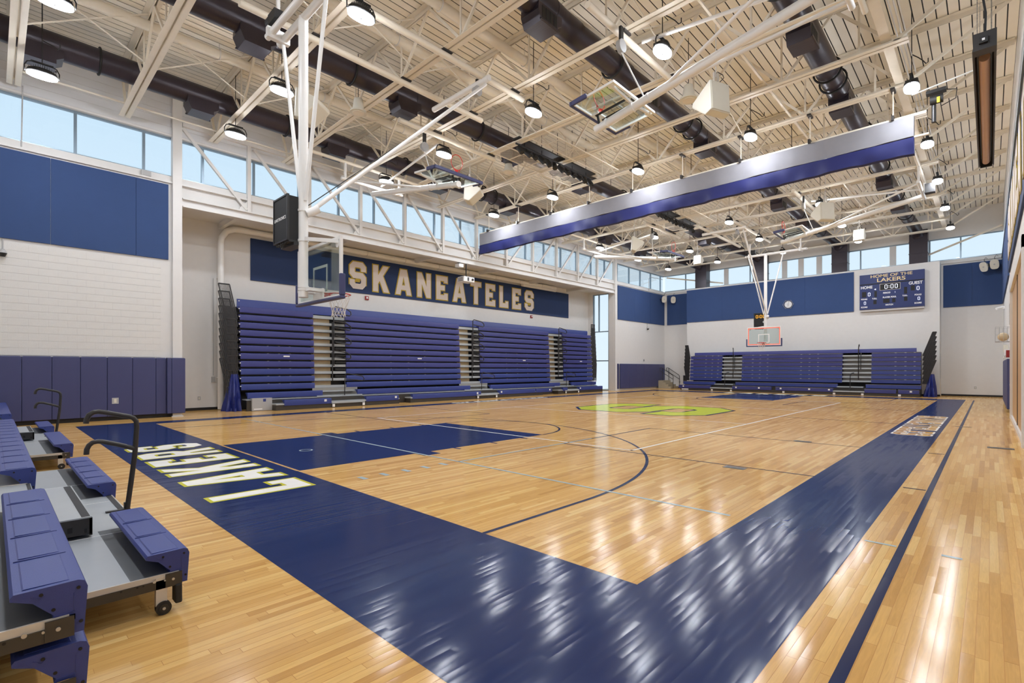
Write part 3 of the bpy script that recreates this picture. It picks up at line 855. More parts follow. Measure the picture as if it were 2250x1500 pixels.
speaker(-14.05, 12.4, 8.1, math.radians(215), 'white wedge loudspeaker hanging beside the folded hoop on the left')
speaker(-5.0, 24.3, 8.1, math.radians(-40), 'white wedge loudspeaker beyond the divider curtain on the right')
speaker(-13.6, 23.6, 8.1, math.radians(215), 'white wedge loudspeaker beyond the divider curtain on the left')
speaker(-12.64, 5.6, 8.2, math.radians(215), 'grey-shaded loudspeaker hanging behind the near basket mast')
speaker(-4.75, 30.3, 8.25, math.radians(-90), 'boxy cream loudspeaker over the far end, right of the far basket', .75)
speaker(-13.06, 30.3, 8.25, math.radians(-90), 'boxy cream loudspeaker over the far end, left of the far basket', .75)
for x, y, lb in ((-5.95, 13.2, 'near the right folded hoop'), (-13.1, 7.3, 'behind the near basket mast'), (-13.0, 13.4, 'under the left lighting rail')):
    t = thing('ceiling_speaker', 'round cream pendant speaker ' + lb, 'speaker', (x, y, 8.9), 'round pendant speakers')
    MB().cone((x, y, 8.9), (x, y, 8.96), .24, .22, 24).build('rim', M['cream'], t)
    MB().cyl((x, y, 8.89), (x, y, 8.9), .16, 24).build('grille', M['steel'], t)
    MB().cone((x, y, 8.96), (x, y, 9.3), .17, .12, 18).build('can', M['cream'], t)
    MB().cyl((x, y, 9.3), (x, y, ZC), .01, 5).build('hanger', M['rubber'], t)

# ------------------------------------------------------------------ divider curtain
cu = thing('divider_curtain', 'rolled-up divider curtain, white mesh over navy vinyl, spanning the gym', 'curtain', (-10, 17.05, 7.3))
def cloth(y0, y1, za, zb, amp, seed, thick, name, m, zslope=0):
    rr = random.Random(seed); n = 160; mb = MB()
    xs = [-18.5 + 17.05 * i / n for i in range(n + 1)]
    ph = [rr.uniform(0, 6) for _ in range(4)]
    rows = 6
    for side in (0, 1):
        for j in range(rows + 1):
            v = j / rows
            for i, x in enumerate(xs):
                wv = amp * (math.sin(x * 2.1 + ph[0] + v * 1.3) * .5 + math.sin(x * 5.3 + ph[1] - v * 2) * .3 + math.sin(x * 11 + ph[2]) * .2)
                belly = .006 * math.sin(v * math.pi)
                yy = (y0 - belly + wv * v) if side == 0 else (y1 + belly + wv * v)
                mb.v.append((x, yy, za + (zb - za) * v + .03 * amp * math.sin(x * 1.7 + ph[3]) * v))
    w = n + 1; half_ = (rows + 1) * w
    for s in (0, 1):
        for j in range(rows):
            for i in range(n):
                a = s * half_ + j * w + i; mb.f.append((a, a + 1, a + w + 1, a + w))
    for j in (0, rows):
        for i in range(n):
            a = j * w + i; mb.f.append((a, a + 1, half_ + a + 1, half_ + a))
    for i in (0, n):
        for j in range(rows):
            a = j * w + i; mb.f.append((a, a + w, half_ + a + w, half_ + a))
    return mb.build(name, m, cu)
cloth(16.97, 17.13, 8.30, 7.74, .05, 3, .1, 'mesh_band', M['meshw'])
cloth(16.96, 17.14, 7.72, 7.30, .09, 5, .1, 'vinyl_band', M['curtain'])
MB().cyl((-18.55, 17.05, 8.33), (-1.2, 17.05, 8.33), .045, 12).build('top_pipe', M['steel'], cu)
MB().cyl((-18.55, 17.05, 7.74), (-1.15, 17.05, 7.74), .035, 10).build('batten', M['steel'], cu)
for i in range(9):
    x = -17.9 + i * 2.0
    MB().box(x - .03, x + .03, 16.9, 17.2, 8.3, 8.42).build('pipe_clamp', M['dark'], cu, smooth=False)
    MB().beam((x, 17.05, 8.4), (x, 17.05, ZB + .02), .012, .03).build('suspension', M['steel'], cu, smooth=False)
    MB().box(x - .05, x + .05, 16.88, 17.2, 9.12, ZB).build('chord_clamp', M['dark'], cu, smooth=False)
wi = thing('curtain_winch', 'black electric winch at the right end of the divider curtain', 'winch', (-1.0, 17.05, 8.2))
MB().cyl((-1.12, 16.98, 8.55), (-.86, 16.98, 8.55), .11, 16).build('drum', M['rubber'], wi)
MB().box(-1.2, -.8, 16.9, 17.1, 8.72, 8.80).build('motor', M['rubber'], wi, smooth=False)
MB().box(-.98, -.92, 16.86, 16.9, 8.42, 8.56).build('warning_tag', M['yellow'], wi, smooth=False)
MB().cyl((-1.05, 17.05, 8.0), (-1.05, 17.05, 8.45), .05, 10).build('brake', M['dark'], wi)
MB().cyl((-1.5, 17.0, 8.86), (-.3, 17.0, 9.02), .02, 8).build('support_pipe', M['whitemetal'], wi)
MB().tube([(-.8, 17, 8.75), (-.6, 17.05, 8.7), (-.62, 17.1, 8.5), (-.9, 17.1, 8.4)], .012, 6).build('cable', M['rubber'], wi)

# ------------------------------------------------------------------ stage-light rails with wire guards
def stage_rail(ya, yb, n, where):
    t = thing('stage_light_rail', 'black lighting pipe under the roof ' + where, 'rail', (-11.45, (ya + yb) / 2, 9.0), 'lighting pipes')
    MB().cyl((-11.45, ya, 9.1), (-11.45, yb, 9.1), .03, 8).build('pipe', M['rubber'], t)
    MB().box(-11.62, -11.3, ya, yb, 9.26, 9.3).build('raceway', M['rubber'], t, smooth=False)
    for k in range(5):
        y = ya + (yb - ya) * (k + .5) / 5
        MB().cyl((-11.45, y, 9.1), (-11.45, y, ZC), .012, 5).build('hanger', M['rubber'], t)
    for k in range(n):
        y = ya + .2 + (yb - ya - .4) * k / (n - 1); sw = .35 * math.sin(k * 2.3)
        s = thing('stage_spotlight', 'small black stage spotlight, %s on the lighting pipe %s' % (ORD[k], where), 'spotlight', (-11.45, y, 9.0), 'stage spotlights')
        d = Vector((.55 + .2 * math.sin(k), sw, -.62)).normalized(); c = Vector((-11.43, y, 8.93))
        MB().cone(c - d * .16, c + d * .13, .075, .095, 14).build('barrel', M['rubber'], s)
        MB().tube([c + d * .13 + Vector((.1 * math.cos(q), .1 * math.sin(q), 0)) * .9 for q in [i * math.pi / 5 for i in range(10)]], .012, 5, True).build('lens_ring', M['rubber'], s)
        MB().tube([(-11.45, y - .1, 8.93), (-11.45, y - .1, 9.05), (-11.45, y, 9.1), (-11.45, y + .1, 9.05), (-11.45, y + .1, 8.93)], .01, 5).build('yoke', M['rubber'], s)
        MB().cyl((-11.45, y, 9.04), (-11.45, y, 9.14), .022, 8).build('clamp', M['dark'], s)
    for x0, x1, sd in ((-12.62, -11.92, 'left'), (-10.95, -10.25, 'right')):
        g = thing('wire_guard', 'cream wire mesh guard on the %s of the lighting pipe %s' % (sd, where), 'wire guard', ((x0 + x1) / 2, (ya + yb) / 2, 9.14), 'wire mesh guards')
        f_ = MB()
        for x in (x0, x1): f_.box(x - .02, x + .02, ya, yb, 9.145, 9.172)
        for k in range(6):
            y = ya + (yb - ya) * k / 5; f_.box(x0, x1, y - .015, y + .015, 9.145, 9.172)
        f_.build('guard_frame', M['steel'], g, smooth=False)
        w = MB(); st = .07
        k = 0
        while k * st < (x1 - x0) + (yb - ya):
            # diagonal wires clipped to the frame
            for sgn in (1, -1):
                c0 = k * st
                xa = max(0, c0 - (yb - ya)); xb_ = min(x1 - x0, c0)
                if xb_ - xa < .03: continue
                pa = (x0 + xa, ya + (c0 - xa)); pb = (x0 + xb_, ya + (c0 - xb_))
                if sgn < 0: pa = (pa[0], ya + yb - pa[1]); pb = (pb[0], ya + yb - pb[1])
                w.beam((pa[0], pa[1], 9.155), (pb[0], pb[1], 9.155), .006, .004)
            k += 1
        wm = w.build('wire', M['steel'], g, smooth=False, fix=False); wm['kind'] = 'stuff'
stage_rail(12.15, 16.6, 12, 'before the divider curtain')
stage_rail(21.8, 26.05, 11, 'beyond the divider curtain')

# ------------------------------------------------------------------ radiant heater, right side
hx0, hx1, hy0, hy1, hz = -.2, .07, 13.0, 20.6, 7.62
he = thing('radiant_heater', 'long black radiant heater with bronze reflector by the right wall', 'heater', (-.07, 16.8, hz))
MB().prism([(-.14, .16), (.14, .16), (.17, 0), (.14, 0), (.11, .12), (-.11, .12), (-.14, 0), (-.17, 0)], lambda a, u, v: (-.07 + u, a, hz + v), hy0, hy1).build('hood', M['dark'], he, smooth=False)
MB().cyl((-.07, hy0 + .5, hz + .06), (-.07, hy1 - .3, hz + .05), .085, 16).build('burner_tube', M['heat'], he)
MB().box(-.22, .1, hy0 - .25, hy0, hz - .12, hz + .2).build('burner_box', M['dark'], he, smooth=False)
MB().box(-.14, -.02, hy0 - .3, hy0 - .25, hz - .02, hz + .1).build('control', M['rubber'], he, smooth=False)
MB().box(-.1, -.06, hy0 - .305, hy0 - .3, hz + .02, hz + .06).build('sticker', M['paperw'], he, smooth=False)
MB().box(-.2, .06, hy1, hy1 + .05, hz - .02, hz + .18).build('end_cap', M['dark'], he, smooth=False)
for y in (hy0 + .1, hy1 - .5, 16.8):
    for q in (-.1, .1):
        ch = MB(); k = 0; z = hz + .16
        while z < ZC - .1:
            ch.box(-.07 + q - .008, -.07 + q + .008, y - .003, y + .003, z, z + .05); z += .06
        ch.beam((-.07 + q, y, hz + .1), (-.07 + q, y, ZC), .006, .006)
        ch.build('chain', M['chrome'], he, smooth=False)
MB().tube([(-.06, hy0 - .1, hz + .2), (-.05, hy0 - .1, hz + .6), (-.12, hy0 - .05, hz + 1.2), (-.2, hy0, ZC)], .02, 6).build('gas_hose', M['rubber'], he)
# ------------------------------------------------------------------ basketball hoops
def tb(mb, T, w0, w1, u0, u1, n0, n1):
    vs = [T(a, b, c) for c in (n0, n1) for b in (u0, u1) for a in (w0, w1)]
    return mb.add(vs, [(0,1,3,2),(4,6,7,5),(0,4,5,1),(2,3,7,6),(0,2,6,4),(1,5,7,3)])
def build_board(t, T, net=True, led=False):
    g = MB(); tb(g, T, -.895, .895, .02, 1.05, -.012, 0); gl = g.build('glass', M['glass'], t, smooth=False)
    sq = MB()
    for w0, w1, u0, u1 in ((-.305, .305, .62, .67), (-.305, -.255, .15, .62), (.255, .305, .15, .62), (-.255, .255, .15, .2)): tb(sq, T, w0, w1, u0, u1, 0, .003)
    sq.build('target_square', M['whitemetal'], gl, smooth=False)
    fr = MB()
    tb(fr, T, -.915, .915, 1.04, 1.09, -.05, .004); tb(fr, T, -.915, .915, -.02, .03, -.05, .004)
    tb(fr, T, -.915, -.87, .03, 1.04, -.05, .004); tb(fr, T, .87, .915, .03, 1.04, -.05, .004)
    f = fr.build('board_frame', M['whitemetal'], t, smooth=False)
    for q in (-1, 1): 
        c = MB(); c.cyl(T(q * .8, .96, -.05), T(q * .8, .96, -.02), .07, 16); c.build('corner_plate', M['whitemetal'], f)
    pd = MB()
    tb(pd, T, -.97, .97, -.06, 0.0, -.08, .03)
    for q in (-1, 1): tb(pd, T, *sorted((q * .97, q * .905)), 0.0, .40, -.08, .03)
    p = pd.build('edge_pad', M['pad'], t, smooth=False)
    bv = p.modifiers.new('bevel', 'BEVEL'); bv.width = .02; bv.segments = 2
    n = 28; c0 = .385
    rm = MB().tube([T(.229 * math.cos(2*math.pi*i/n), .15, c0 + .229 * math.sin(2*math.pi*i/n)) for i in range(n)], .011, 8, True)
    r = rm.build('rim', M['red'], t)
    br = MB(); tb(br, T, -.07, .07, .05, .16, .0, .05); tb(br, T, -.06, .06, .135, .15, .05, .17)
    for q in (-1, 1): br.beam(T(q * .05, .06, .04), T(q * .13, .15, .2), .012, .02)
    br.build('rim_bracket', M['red'], r, smooth=False)
    rp = MB(); tb(rp, T, -.2, .2, .03, .21, -.05, -.012); rp.build('mounting_plate', M['whitemetal'], r, smooth=False)
    if net:
        nt = MB(); k = 12
        prof = [(.225, .15), (.205, .05), (.165, -.06), (.135, -.15), (.125, -.22), (.14, -.30)]
        for i in range(k):
            for sg in (1, -1):
                pts = []
                for j, (rr, uu) in enumerate(prof):
                    a = 2 * math.pi * (i + sg * .5 * j) / k
                    pts.append(T(rr * math.cos(a), uu, c0 + rr * math.sin(a)))
                nt.tube(pts, .005, 4)
        nt.build('net', M['net'], t)
    if led:
        ld = MB()
        for w0, w1, u0, u1 in ((-.86, .86, .985, 1.03), (-.86, .86, .04, .085), (-.86, -.82, .085, .985), (.82, .86, .085, .985)): tb(ld, T, w0, w1, u0, u1, .001, .006)
        ld.build('red_light_strip', M['ledred'], t, smooth=False)
def shot_clock(yb, s, lab):
    t = thing('shot_clock', lab, 'shot clock', (CXM - .33, yb - s * .5, 4.0))
    x0, x1 = CXM - .66, CXM - .02
    y0, y1 = sorted((yb - s * .40, yb - s * .62))
    MB().box(x0, x1, y0, y1, 3.99, 4.82).build('housing', M['black'], t, smooth=False)
    fy = yb - s * .40 if s < 0 else yb - s * .62       # face seen from the camera side
    yb_ = min(y0, y1)
    fm = MB()
    for a in ((x0 - .015, x0 + .02, 3.97, 4.84), (x1 - .02, x1 + .015, 3.97, 4.84), (x0, x1, 3.97, 4.0), (x0, x1, 4.81, 4.84)):
        fm.box(a[0], a[1], yb_ - .012, yb_ + .03, a[2], a[3])
    fm.build('bezel', M['dark'], t, smooth=False)
    if s > 0:
        text('DAKTRONICS', ((x0 + x1) / 2 - .02, yb_ - .003, 4.42), (1, 0, 0), (0, 0, 1), .085, M['paperw'], t, off=.001)
    else:
        dg = MB()
        def TT(mb, u0, u1, v0, v1, d): mb.box(u0, u1, yb_ - d, yb_ - .001, v0, v1)
        TTT = lambda mb, u0, u1, v0, v1, d: TT(mb, u0, u1, v0 + 4.53, v1 + 4.53, d)
        for ch, xx in (('0', x0 + .10), ('0', x0 + .32), ('0', x0 + .48)): seg_digit(dg, ch, TTT, xx, .2, .12, .03, .004)
        for v in (4.58, 4.66): dg.box(x0 + .255, x0 + .285, yb_ - .004, yb_ - .001, v, v + .03)
        dg.build('clock_digits', M['amber'], t, smooth=False)
    br = MB(); ym = yb - s * .33
    br.box(x0 + .05, CXM, min(ym, (y0 + y1) / 2), max(ym, (y0 + y1) / 2) + .02, 3.9, 3.96)
    br.box(x0 + .05, x1, y0 + .02, y1 - .02, 3.95, 3.99)
    br.build('mounting_arm', M['dark'], t, smooth=False)
    w = MB()
    for k in range(4):
        w.tube([(x0 + .1 + .1 * k, yb_ + .03, 4.0), (x0 + .18 + .1 * k, yb_ - .02, 3.9 - .02 * k), (x0 + .3 + .08 * k, yb_, 3.93), (CXM - .05, ym, 3.98 + .05 * k)], .009, 5)
    w.build('cable', M['rubber'], t)
    return t
def main_hoop(s, yb, lab, clab):
    t = thing('basketball_hoop', lab, 'basketball hoop', (CXM, yb - s * .33, 2.84))
    T = lambda w, u, n: Vector((CXM + w * s, yb + s * n, 2.9 + u))
    build_board(t, T, True, s < 0)
    ym = yb - s * .33
    m_ = MB().cyl((CXM, ym, 2.92), (CXM, ym, 8.26), .088, 24).build('mast', M['whitemetal'], t)
    for z in (3.05, 3.1, 3.98, 4.55): MB().cyl((CXM, ym, z), (CXM, ym, z + .04), .10, 24).build('mast_collar', M['whitemetal'], m_)
    for q in (-1, 1):
        MB().beam((CXM + q * .1, ym, 4.02), (CXM + q * .84, yb - s * .03, 3.9), .05, .07).build('top_arm', M['whitemetal'], t, smooth=False)
        a = MB(); a.box(*sorted((CXM + q * .08, CXM + q * .26)), *sorted((ym, yb - s * .03)), 3.03, 3.09); a.build('lower_bracket', M['whitemetal'], t, smooth=False)
        MB().cyl((CXM + q * .1, ym, 4.75), (CXM + q * .95, ym, 8.22), .036, 12).build('v_brace', M['whitemetal'], t)
    MB().cyl((CXM - 1.12, ym, 8.24), (CXM + 2.1, ym, 8.24), .07, 14).build('top_pipe', M['whitemetal'], t)
    MB().cyl((CXM - 1.12, ym - s * .24, 8.28), (CXM + 2.1, ym - s * .24, 8.28), .065, 14).build('top_pipe', M['whitemetal'], t)
    for x in (CXM - .9, CXM + 1.8):
        MB().box(x - .05, x + .05, *sorted((ym + s * .1, ym - s * .34)), 8.15, 8.36).build('pipe_clamp', M['whitemetal'], t, smooth=False)
        MB().beam((x, ym - s * .12, 8.36), (x, ym - s * .12, 9.02), .06, .06).build('hanger', M['whitemetal'], t, smooth=False)
    fy = yb + s * 4.33 if s > 0 else yb - 3.7
    MB().cyl((CXM + .12, ym + s * .1, 4.57), (CXM + .12, fy, 8.86), .042, 12).build('forward_brace', M['whitemetal'], t)
    MB().cyl((CXM - .02, ym + s * .1, 4.7), (CXM - .1, fy - s * .05, 8.75), .01, 6).build('lift_cable', M['rubber'], t)
    j = MB(); j.cyl((CXM + .1, ym + s * .02, 4.5), (CXM + .18, ym + s * .22, 4.62), .075, 14); j.build('brace_joint', M['whitemetal'], t)
    MB().cyl((CXM - 2.05, fy, 8.98), (CXM + .25, fy, 8.98), .075, 14).build('sheave_pipe', M['whitemetal'], t)
    MB().cyl((CXM - .25, fy - s * .02, 8.78), (CXM - .13, fy - s * .02, 8.78), .13, 18).build('pulley', M['greyp'], t)
    MB().box(CXM - .22, CXM - .16, fy - .05, fy + .05, 8.86, 9.1).build('pulley_hook', M['rubber'], t, smooth=False)
    for x in (CXM + .04, CXM - 1.66):
        MB().cyl((x, ym - s * .6, 9.07), (x, fy + s * 1.5, 9.07), .075, 14).build('mount_pipe', M['steel'], t)
        for y in (TY if True else ()):
            if min(ym - s * .6, fy + s * 1.5) < y < max(ym - s * .6, fy + s * 1.5):
                MB().box(x - .1, x + .1, y - .14, y + .14, 9.135, 9.165).build('chord_clamp', M['dark'], t, smooth=False)
    mo = MB(); mo.box(CXM - .95, CXM - .62, ym - s * .2 - .1, ym - s * .2 + .1, 8.42, 8.62); mo.cyl((CXM - 1.1, ym - s * .2, 8.55), (CXM - .95, ym - s * .2, 8.55), .11, 16)
    mo.build('winch_motor', M['rubber'], t, smooth=False)
    MB().tube([(CXM - .7, ym - s * .2, 8.5), (CXM - .3, ym - s * .25, 8.3), (CXM + .1, ym - s * .22, 8.45), (CXM + .4, ym - s * .2, 8.35)], .016, 6).build('power_cable', M['rubber'], t)
    jb = MB(); jb.cyl((CXM - .1, ym - s * .02, 4.3), (CXM - .1, ym - s * .16, 4.3), .07, 12); jb.build('junction_box', M['greyp'], t)
    shot_clock(yb, s, clab)
main_hoop(1, 4.455, 'glass basketball hoop hanging on a white mast at the near baseline', 'black shot clock box seen from behind on the near basket mast')
main_hoop(-1, 31.02, 'glass basketball hoop with red lit edges at the far baseline', 'shot clock with amber digits above the far basket')

def folded(q, yc, lab):
    """hoop of a cross court swung up flat under the roof; q = side of its hinge (+1 right wall)"""
    t = thing('folded_hoop', lab, 'basketball hoop', (CXM + q * 3.6, yc, 7.5), 'folded side hoops')
    xb = -6.88 if q > 0 else -11.95
    up = Vector((q * .985, 0, .10)).normalized(); nn = Vector((-q * .10, 0, .985)).normalized(); ww = Vector((0, q, 0))
    o = Vector((xb, yc, 7.62))
    T = lambda w, u, n: o + ww * w + up * u + nn * n
    build_board(t, T, False)
    hx = -1.9 if q > 0 else -17.0
    m0 = o + up * -.02 + nn * -.30; m1 = Vector((hx, yc, 7.62 + .1 * abs(hx - xb) + .1))
    mm = MB().cyl(m0, m1, .095, 20).build('mast', M['whitemetal'], t)
    for f in (.06, .2, .28): 
        c = m0.lerp(m1, f); c2 = m0.lerp(m1, f + .008); MB().cyl(c, c2, .108, 20).build('mast_collar', M['whitemetal'], mm)
    for w in (-.8, .8):
        MB().beam(m0.lerp(m1, .2) + nn * .1, T(w, .98, -.04), .05, .06).build('top_arm', M['whitemetal'], t, smooth=False)
        MB().cyl(m0.lerp(m1, .34), Vector((hx, yc + w * 1.3, m1.z + .25)), .038, 10).build('v_brace', M['whitemetal'], t)
    lb = MB()
    for w in (-.14, .14): lb.beam(T(w, .1, -.05), T(w, 1.0, -.05), .05, .03); lb.beam(T(w, .15, -.05), m0.lerp(m1, .03) + ww * w * .3, .04, .04)
    lb.build('lower_bracket', M['rubber'], t, smooth=False)
    MB().cyl((hx, yc - 1.3, m1.z + .25), (hx, yc + 1.3, m1.z + .25), .06, 12).build('hinge_pipe', M['whitemetal'], t)
    for w in (-1.15, 1.15): MB().beam((hx, yc + w, m1.z + .25), (hx, yc + w, 9.1), .07, .07).build('hanger', M['whitemetal'], t, smooth=False)
    MB().cyl((hx, yc - 2.7, 9.11), (hx, yc + 2.7, 9.11), .058, 12).build('support_pipe', M['steel'], t)
    for y in TY:
        if yc - 1.6 < y < yc + 2.4: MB().box(xb + q * .9 - .1, xb + q * .9 + .1, y - .14, y + .14, 9.12, ZB).build('chord_clamp', M['dark'], t, smooth=False)
    px = xb + q * .9
    MB().cyl((px, yc - 1.6, 9.06), (px, yc + 2.4, 9.06), .075, 14).build('mount_pipe', M['steel'], t)
    MB().cyl((px + q * .1, yc - .55, 8.62), (px + q * .2, yc - .55, 8.62), .14, 18).build('pulley', M['greyp'], t)
    MB().box(px + q * .15 - .03, px + q * .15 + .03, yc - .6, yc - .5, 8.74, 9.05).build('pulley_hook', M['rubber'], t, smooth=False)
    MB().cyl((px + q * .15, yc - .55, 8.5), m0.lerp(m1, .26) + nn * .1, .016, 6).build('lift_cable', M['whitemetal'], t)
    MB().cyl((px + q * .3, yc + .1, 8.95), (hx, yc + .35, 8.6), .04, 10).build('stay', M['whitemetal'], t)
    if q > 0:
        MB().box(hx + .1, hx + .4, yc - .1, yc + .2, m1.z + .1, m1.z + .45).build('winch_motor', M['rubber'], t, smooth=False)
folded(1, 10.1, 'glass side hoop folded flat under the roof, near right half')
folded(-1, 10.1, 'glass side hoop folded flat under the roof, near left half')
folded(1, 24.95, 'glass side hoop folded flat under the roof, far right half')
folded(-1, 24.95, 'glass side hoop folded flat under the roof, far left half')
# ------------------------------------------------------------------ bleachers
SEAT = [(-.235,-.016),(-.225,-.004),(-.03,0),(-.010,-.008),(0,-.034),(-.012,-.218),(-.052,-.218),(-.052,-.142),(-.112,-.142),(-.106,-.124),(-.122,-.108),(-.17,-.055),(-.235,-.028)]
def seat_end_marks(parent, T, s, sg, f, z):
    """bolts and moulded recess lines on a seat end"""
    b = MB()
    for df, dz in ((-.03, -.032), (-.145, -.028), (-.108, -.10), (-.022, -.175)):
        b.cyl(T(s, f + df, z + dz), T(s + sg * .003, f + df, z + dz), .007, 8)
    b.build('bolt', M['black'], parent)
    r = MB()
    for f0, z0, f1, z1 in ((-.045, -.05, -.042, -.125), (-.042, -.125, -.108, -.128), (-.175, -.028, -.15, -.045), (-.15, -.045, -.135, -.032)):
        r.beam(T(s + sg * .001, f + f0, z + z0), T(s + sg * .001, f + f1, z + z1), .003, .003)
    r.build('moulding_line', M['seat'], parent, smooth=False)
def seat_seg(parent, T, s0, s1, f, z, m, name='seat', detail=False, seams=True):
    a, b = min(s0, s1), max(s0, s1)
    o = MB().prism(SEAT, lambda s, u, v: T(s, f + u, z + v), a, b).build(name, m, parent)
    if detail:
        n = max(1, round((b - a) / .46))
        for k in range(1, n):
            x = a + (b - a) * k / n
            sm = MB()
            sm.prism([(-.215, .0006), (-.035, .0016), (-.035, -.004), (-.215, -.004)], lambda s, u, v: T(s, f + u, z + v), x - .004, x + .004)
            sm.prism([(.0012, -.05), (-.006, -.06), (-.02, -.2), (-.006, -.2)], lambda s, u, v: T(s, f + u, z + v), x - .004, x + .004)
            sm.build('seam', M['seam'], o, smooth=False)
        # raised seating squares
        for k in range(n):
            x0 = a + (b - a) * k / n + .03; x1 = a + (b - a) * (k + 1) / n - .03
            MB().prism([(-.20, -.002), (-.055, -.001), (-.06, .0012), (-.195, .0006)], lambda s, u, v: T(s, f + u, z + v), x0, x1).build('seat_pad', m, o, smooth=False)
    return o
def guard_panel(parent, T, s, f, z, lean, h=1.25, d=.42, bars=8):
    """leaning black end rail: frame with upright bars"""
    mb = MB()
    sg = 1 if lean > 0 else -1
    P = lambda a, b: T(s + lean * b + sg * d * a, f - .04 - .1 * b, z + h * b)
    mb.beam(P(0, 0), P(0, 1), .04, .04).beam(P(1, 0.0), P(1, 1), .04, .04).beam(P(0, 1), P(1, 1), .045, .045).beam(P(0, 0), P(1, 0), .04, .04).beam(P(0, .5), P(1, .5), .014, .014)
    for i in range(1, bars): mb.beam(P(i / bars, 0), P(i / bars, 1), .02, .02)
    return mb.build('guard_rail', M['dark'], parent, smooth=False)
def drape(name, label, T, s0, s1, f0, f1, h, seed):
    """bunched vinyl cover hanging from a high point to the floor"""
    rr = random.Random(seed); mb = MB(); n, m_ = 36, 14
    for j in range(m_ + 1):
        v = j / m_
        for i in range(n):
            a = 2 * math.pi * i / n
            spread = .42 + .58 * v ** .9
            fold = 1 + .36 * math.sin(i * 2 * math.pi / n * 7 + v * 2 + rr.random() * .5) * (0.3 + .7 * v) + .1 * math.sin(a * 3 + 4 * v)
            ss = (s0 + s1) / 2 + (s1 - s0) / 2 * math.cos(a) * spread * fold + (s1 - s0) * .12 * (1 - v)
            ff = (f0 + f1) / 2 + (f1 - f0) / 2 * math.sin(a) * spread * fold
            mb.v.append(tuple(T(ss, ff, h * (1 - v) + .004)))
    for j in range(m_):
        for i in range(n):
            i2 = (i + 1) % n; mb.f.append((j*n+i, j*n+i2, (j+1)*n+i2, (j+1)*n+i))
    mb.f.append(tuple(range(n))); mb.f.append(tuple(reversed(range(m_*n, (m_+1)*n))))
    o = mb.build(name, M['tarp']); return tag(o, label, 'cover')
def hand_loop(parent, pts, r=.02, name='handrail'):
    return MB().tube(pts, r, 8).build(name, M['dark'], parent)
def hp(T, s, f, z): return T(s, f, z)

# --- main bleachers, left side: s = Y, forward = +X
TL = lambda s, f, z: Vector((f, s, z))
RISE = .2905
mbk = thing('bleacher', 'tall blue folded bleachers under the long navy banner', 'bleacher', (-20.6, 17.7, 0))
SEC = [(6.42, 9.21), (10.62, 17.05), (18.47, 24.44), (25.84, 29.09)]
AIS = [(9.21, 10.62), (17.05, 18.47), (24.44, 25.84)]
NR = 12
ztop = lambda i: .98 + (i - 2) * RISE
fx = lambda i: -20.03 - .016 * (i - 2)
for i in range(2, NR + 1):
    for a, b in SEC:
        seat_seg(mbk, TL, a, b, fx(i), ztop(i), M['seat2'] if i > 4 else M['seat'])
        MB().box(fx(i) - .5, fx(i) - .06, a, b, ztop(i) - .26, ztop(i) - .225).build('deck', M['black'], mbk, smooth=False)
    # numbers and bright clips on the lower noses
    for a, b in SEC[:3]:
        c = MB()
        for q in (.35, .5, .65):
            y = a + (b - a) * q
            if i < 8: c.box(fx(i) - .05, fx(i) - .02, y - .03, y + .03, ztop(i) - .002, ztop(i) + .006)
        if c.v: c.build('row_clip', M['alu'], mbk, smooth=False)
    for a, b in AIS:
        st = MB().box(fx(i) - .42, fx(i) - .05, a, b, ztop(i) - .235, ztop(i) - .11).build('aisle_step', M['deckgrey'], mbk, smooth=False)
        if i == NR: continue
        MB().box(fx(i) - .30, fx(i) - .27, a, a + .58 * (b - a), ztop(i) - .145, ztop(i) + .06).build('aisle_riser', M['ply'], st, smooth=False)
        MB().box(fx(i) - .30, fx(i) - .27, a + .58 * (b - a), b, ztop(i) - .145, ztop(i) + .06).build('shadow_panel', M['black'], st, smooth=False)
        MB().box(fx(i) - .052, fx(i) - .045, a, b, ztop(i) - .235, ztop(i) - .215).build('step_nosing', M['black'], st, smooth=False)
for a, b in SEC:
    y = a + (b - a) * .6
    MB().box(fx(6) - .006, fx(6) + .004, y - .12, y + .12, ztop(6) - .12, ztop(6) - .07).build('maker_label', M['paperw'], mbk, smooth=False)
MB().box(-21.35, -20.55, 6.4, 29.15, .0, 3.9).build('carcass', M['black'], mbk, smooth=False)
MB().prism([(-.02, 0), (0, -.03), (0, -.36), (-.05, -.36), (-.05, 0)], lambda s, u, v: TL(s, -20.5 + u, 4.2 + v), 6.42, 29.12).build('back_panel', M['seat'], mbk)
# black stacked aisle rails
for k, (a, b) in enumerate(AIS):
    y = a + (b - a) * .52; yr = b + .12
    for j in range(4):
        z0 = 1.05 + j * .62; f0 = -19.97 + .02 * (j % 2)
        hand_loop(mbk, [(f0, y + .05 * (j % 2), z0), (f0 - .03, y + .05 * (j % 2), z0 + 1.2), (f0 - .02, y + .12, z0 + 1.27), (f0 - .0, b - .05, z0 + 1.2), (f0 + .02, yr, z0 + 1.1), (f0 + .02, yr + .03, z0 + .98), (f0 + .02, yr - .05, z0 + .92), (f0, y + .1, z0 + 1.0)], .026)
    # rails of the two lowest rows
    hand_loop(mbk, [(-19.6, y + .35, .45), (-19.62, y + .38, 1.28), (-19.6, y + .45, 1.36), (-19.5, b + .45, 1.24), (-19.48, b + .52, 1.12), (-19.5, b + .45, 1.05), (-19.6, y + .42, 1.12)], .02)
    sh = MB()
    for j in range(9): sh.box(-20.22, -20.08, b - .5, b - .02, 1.2 + j * .29, 1.29 + j * .29)
    sh.build('rail_socket', M['black'], mbk, smooth=False)
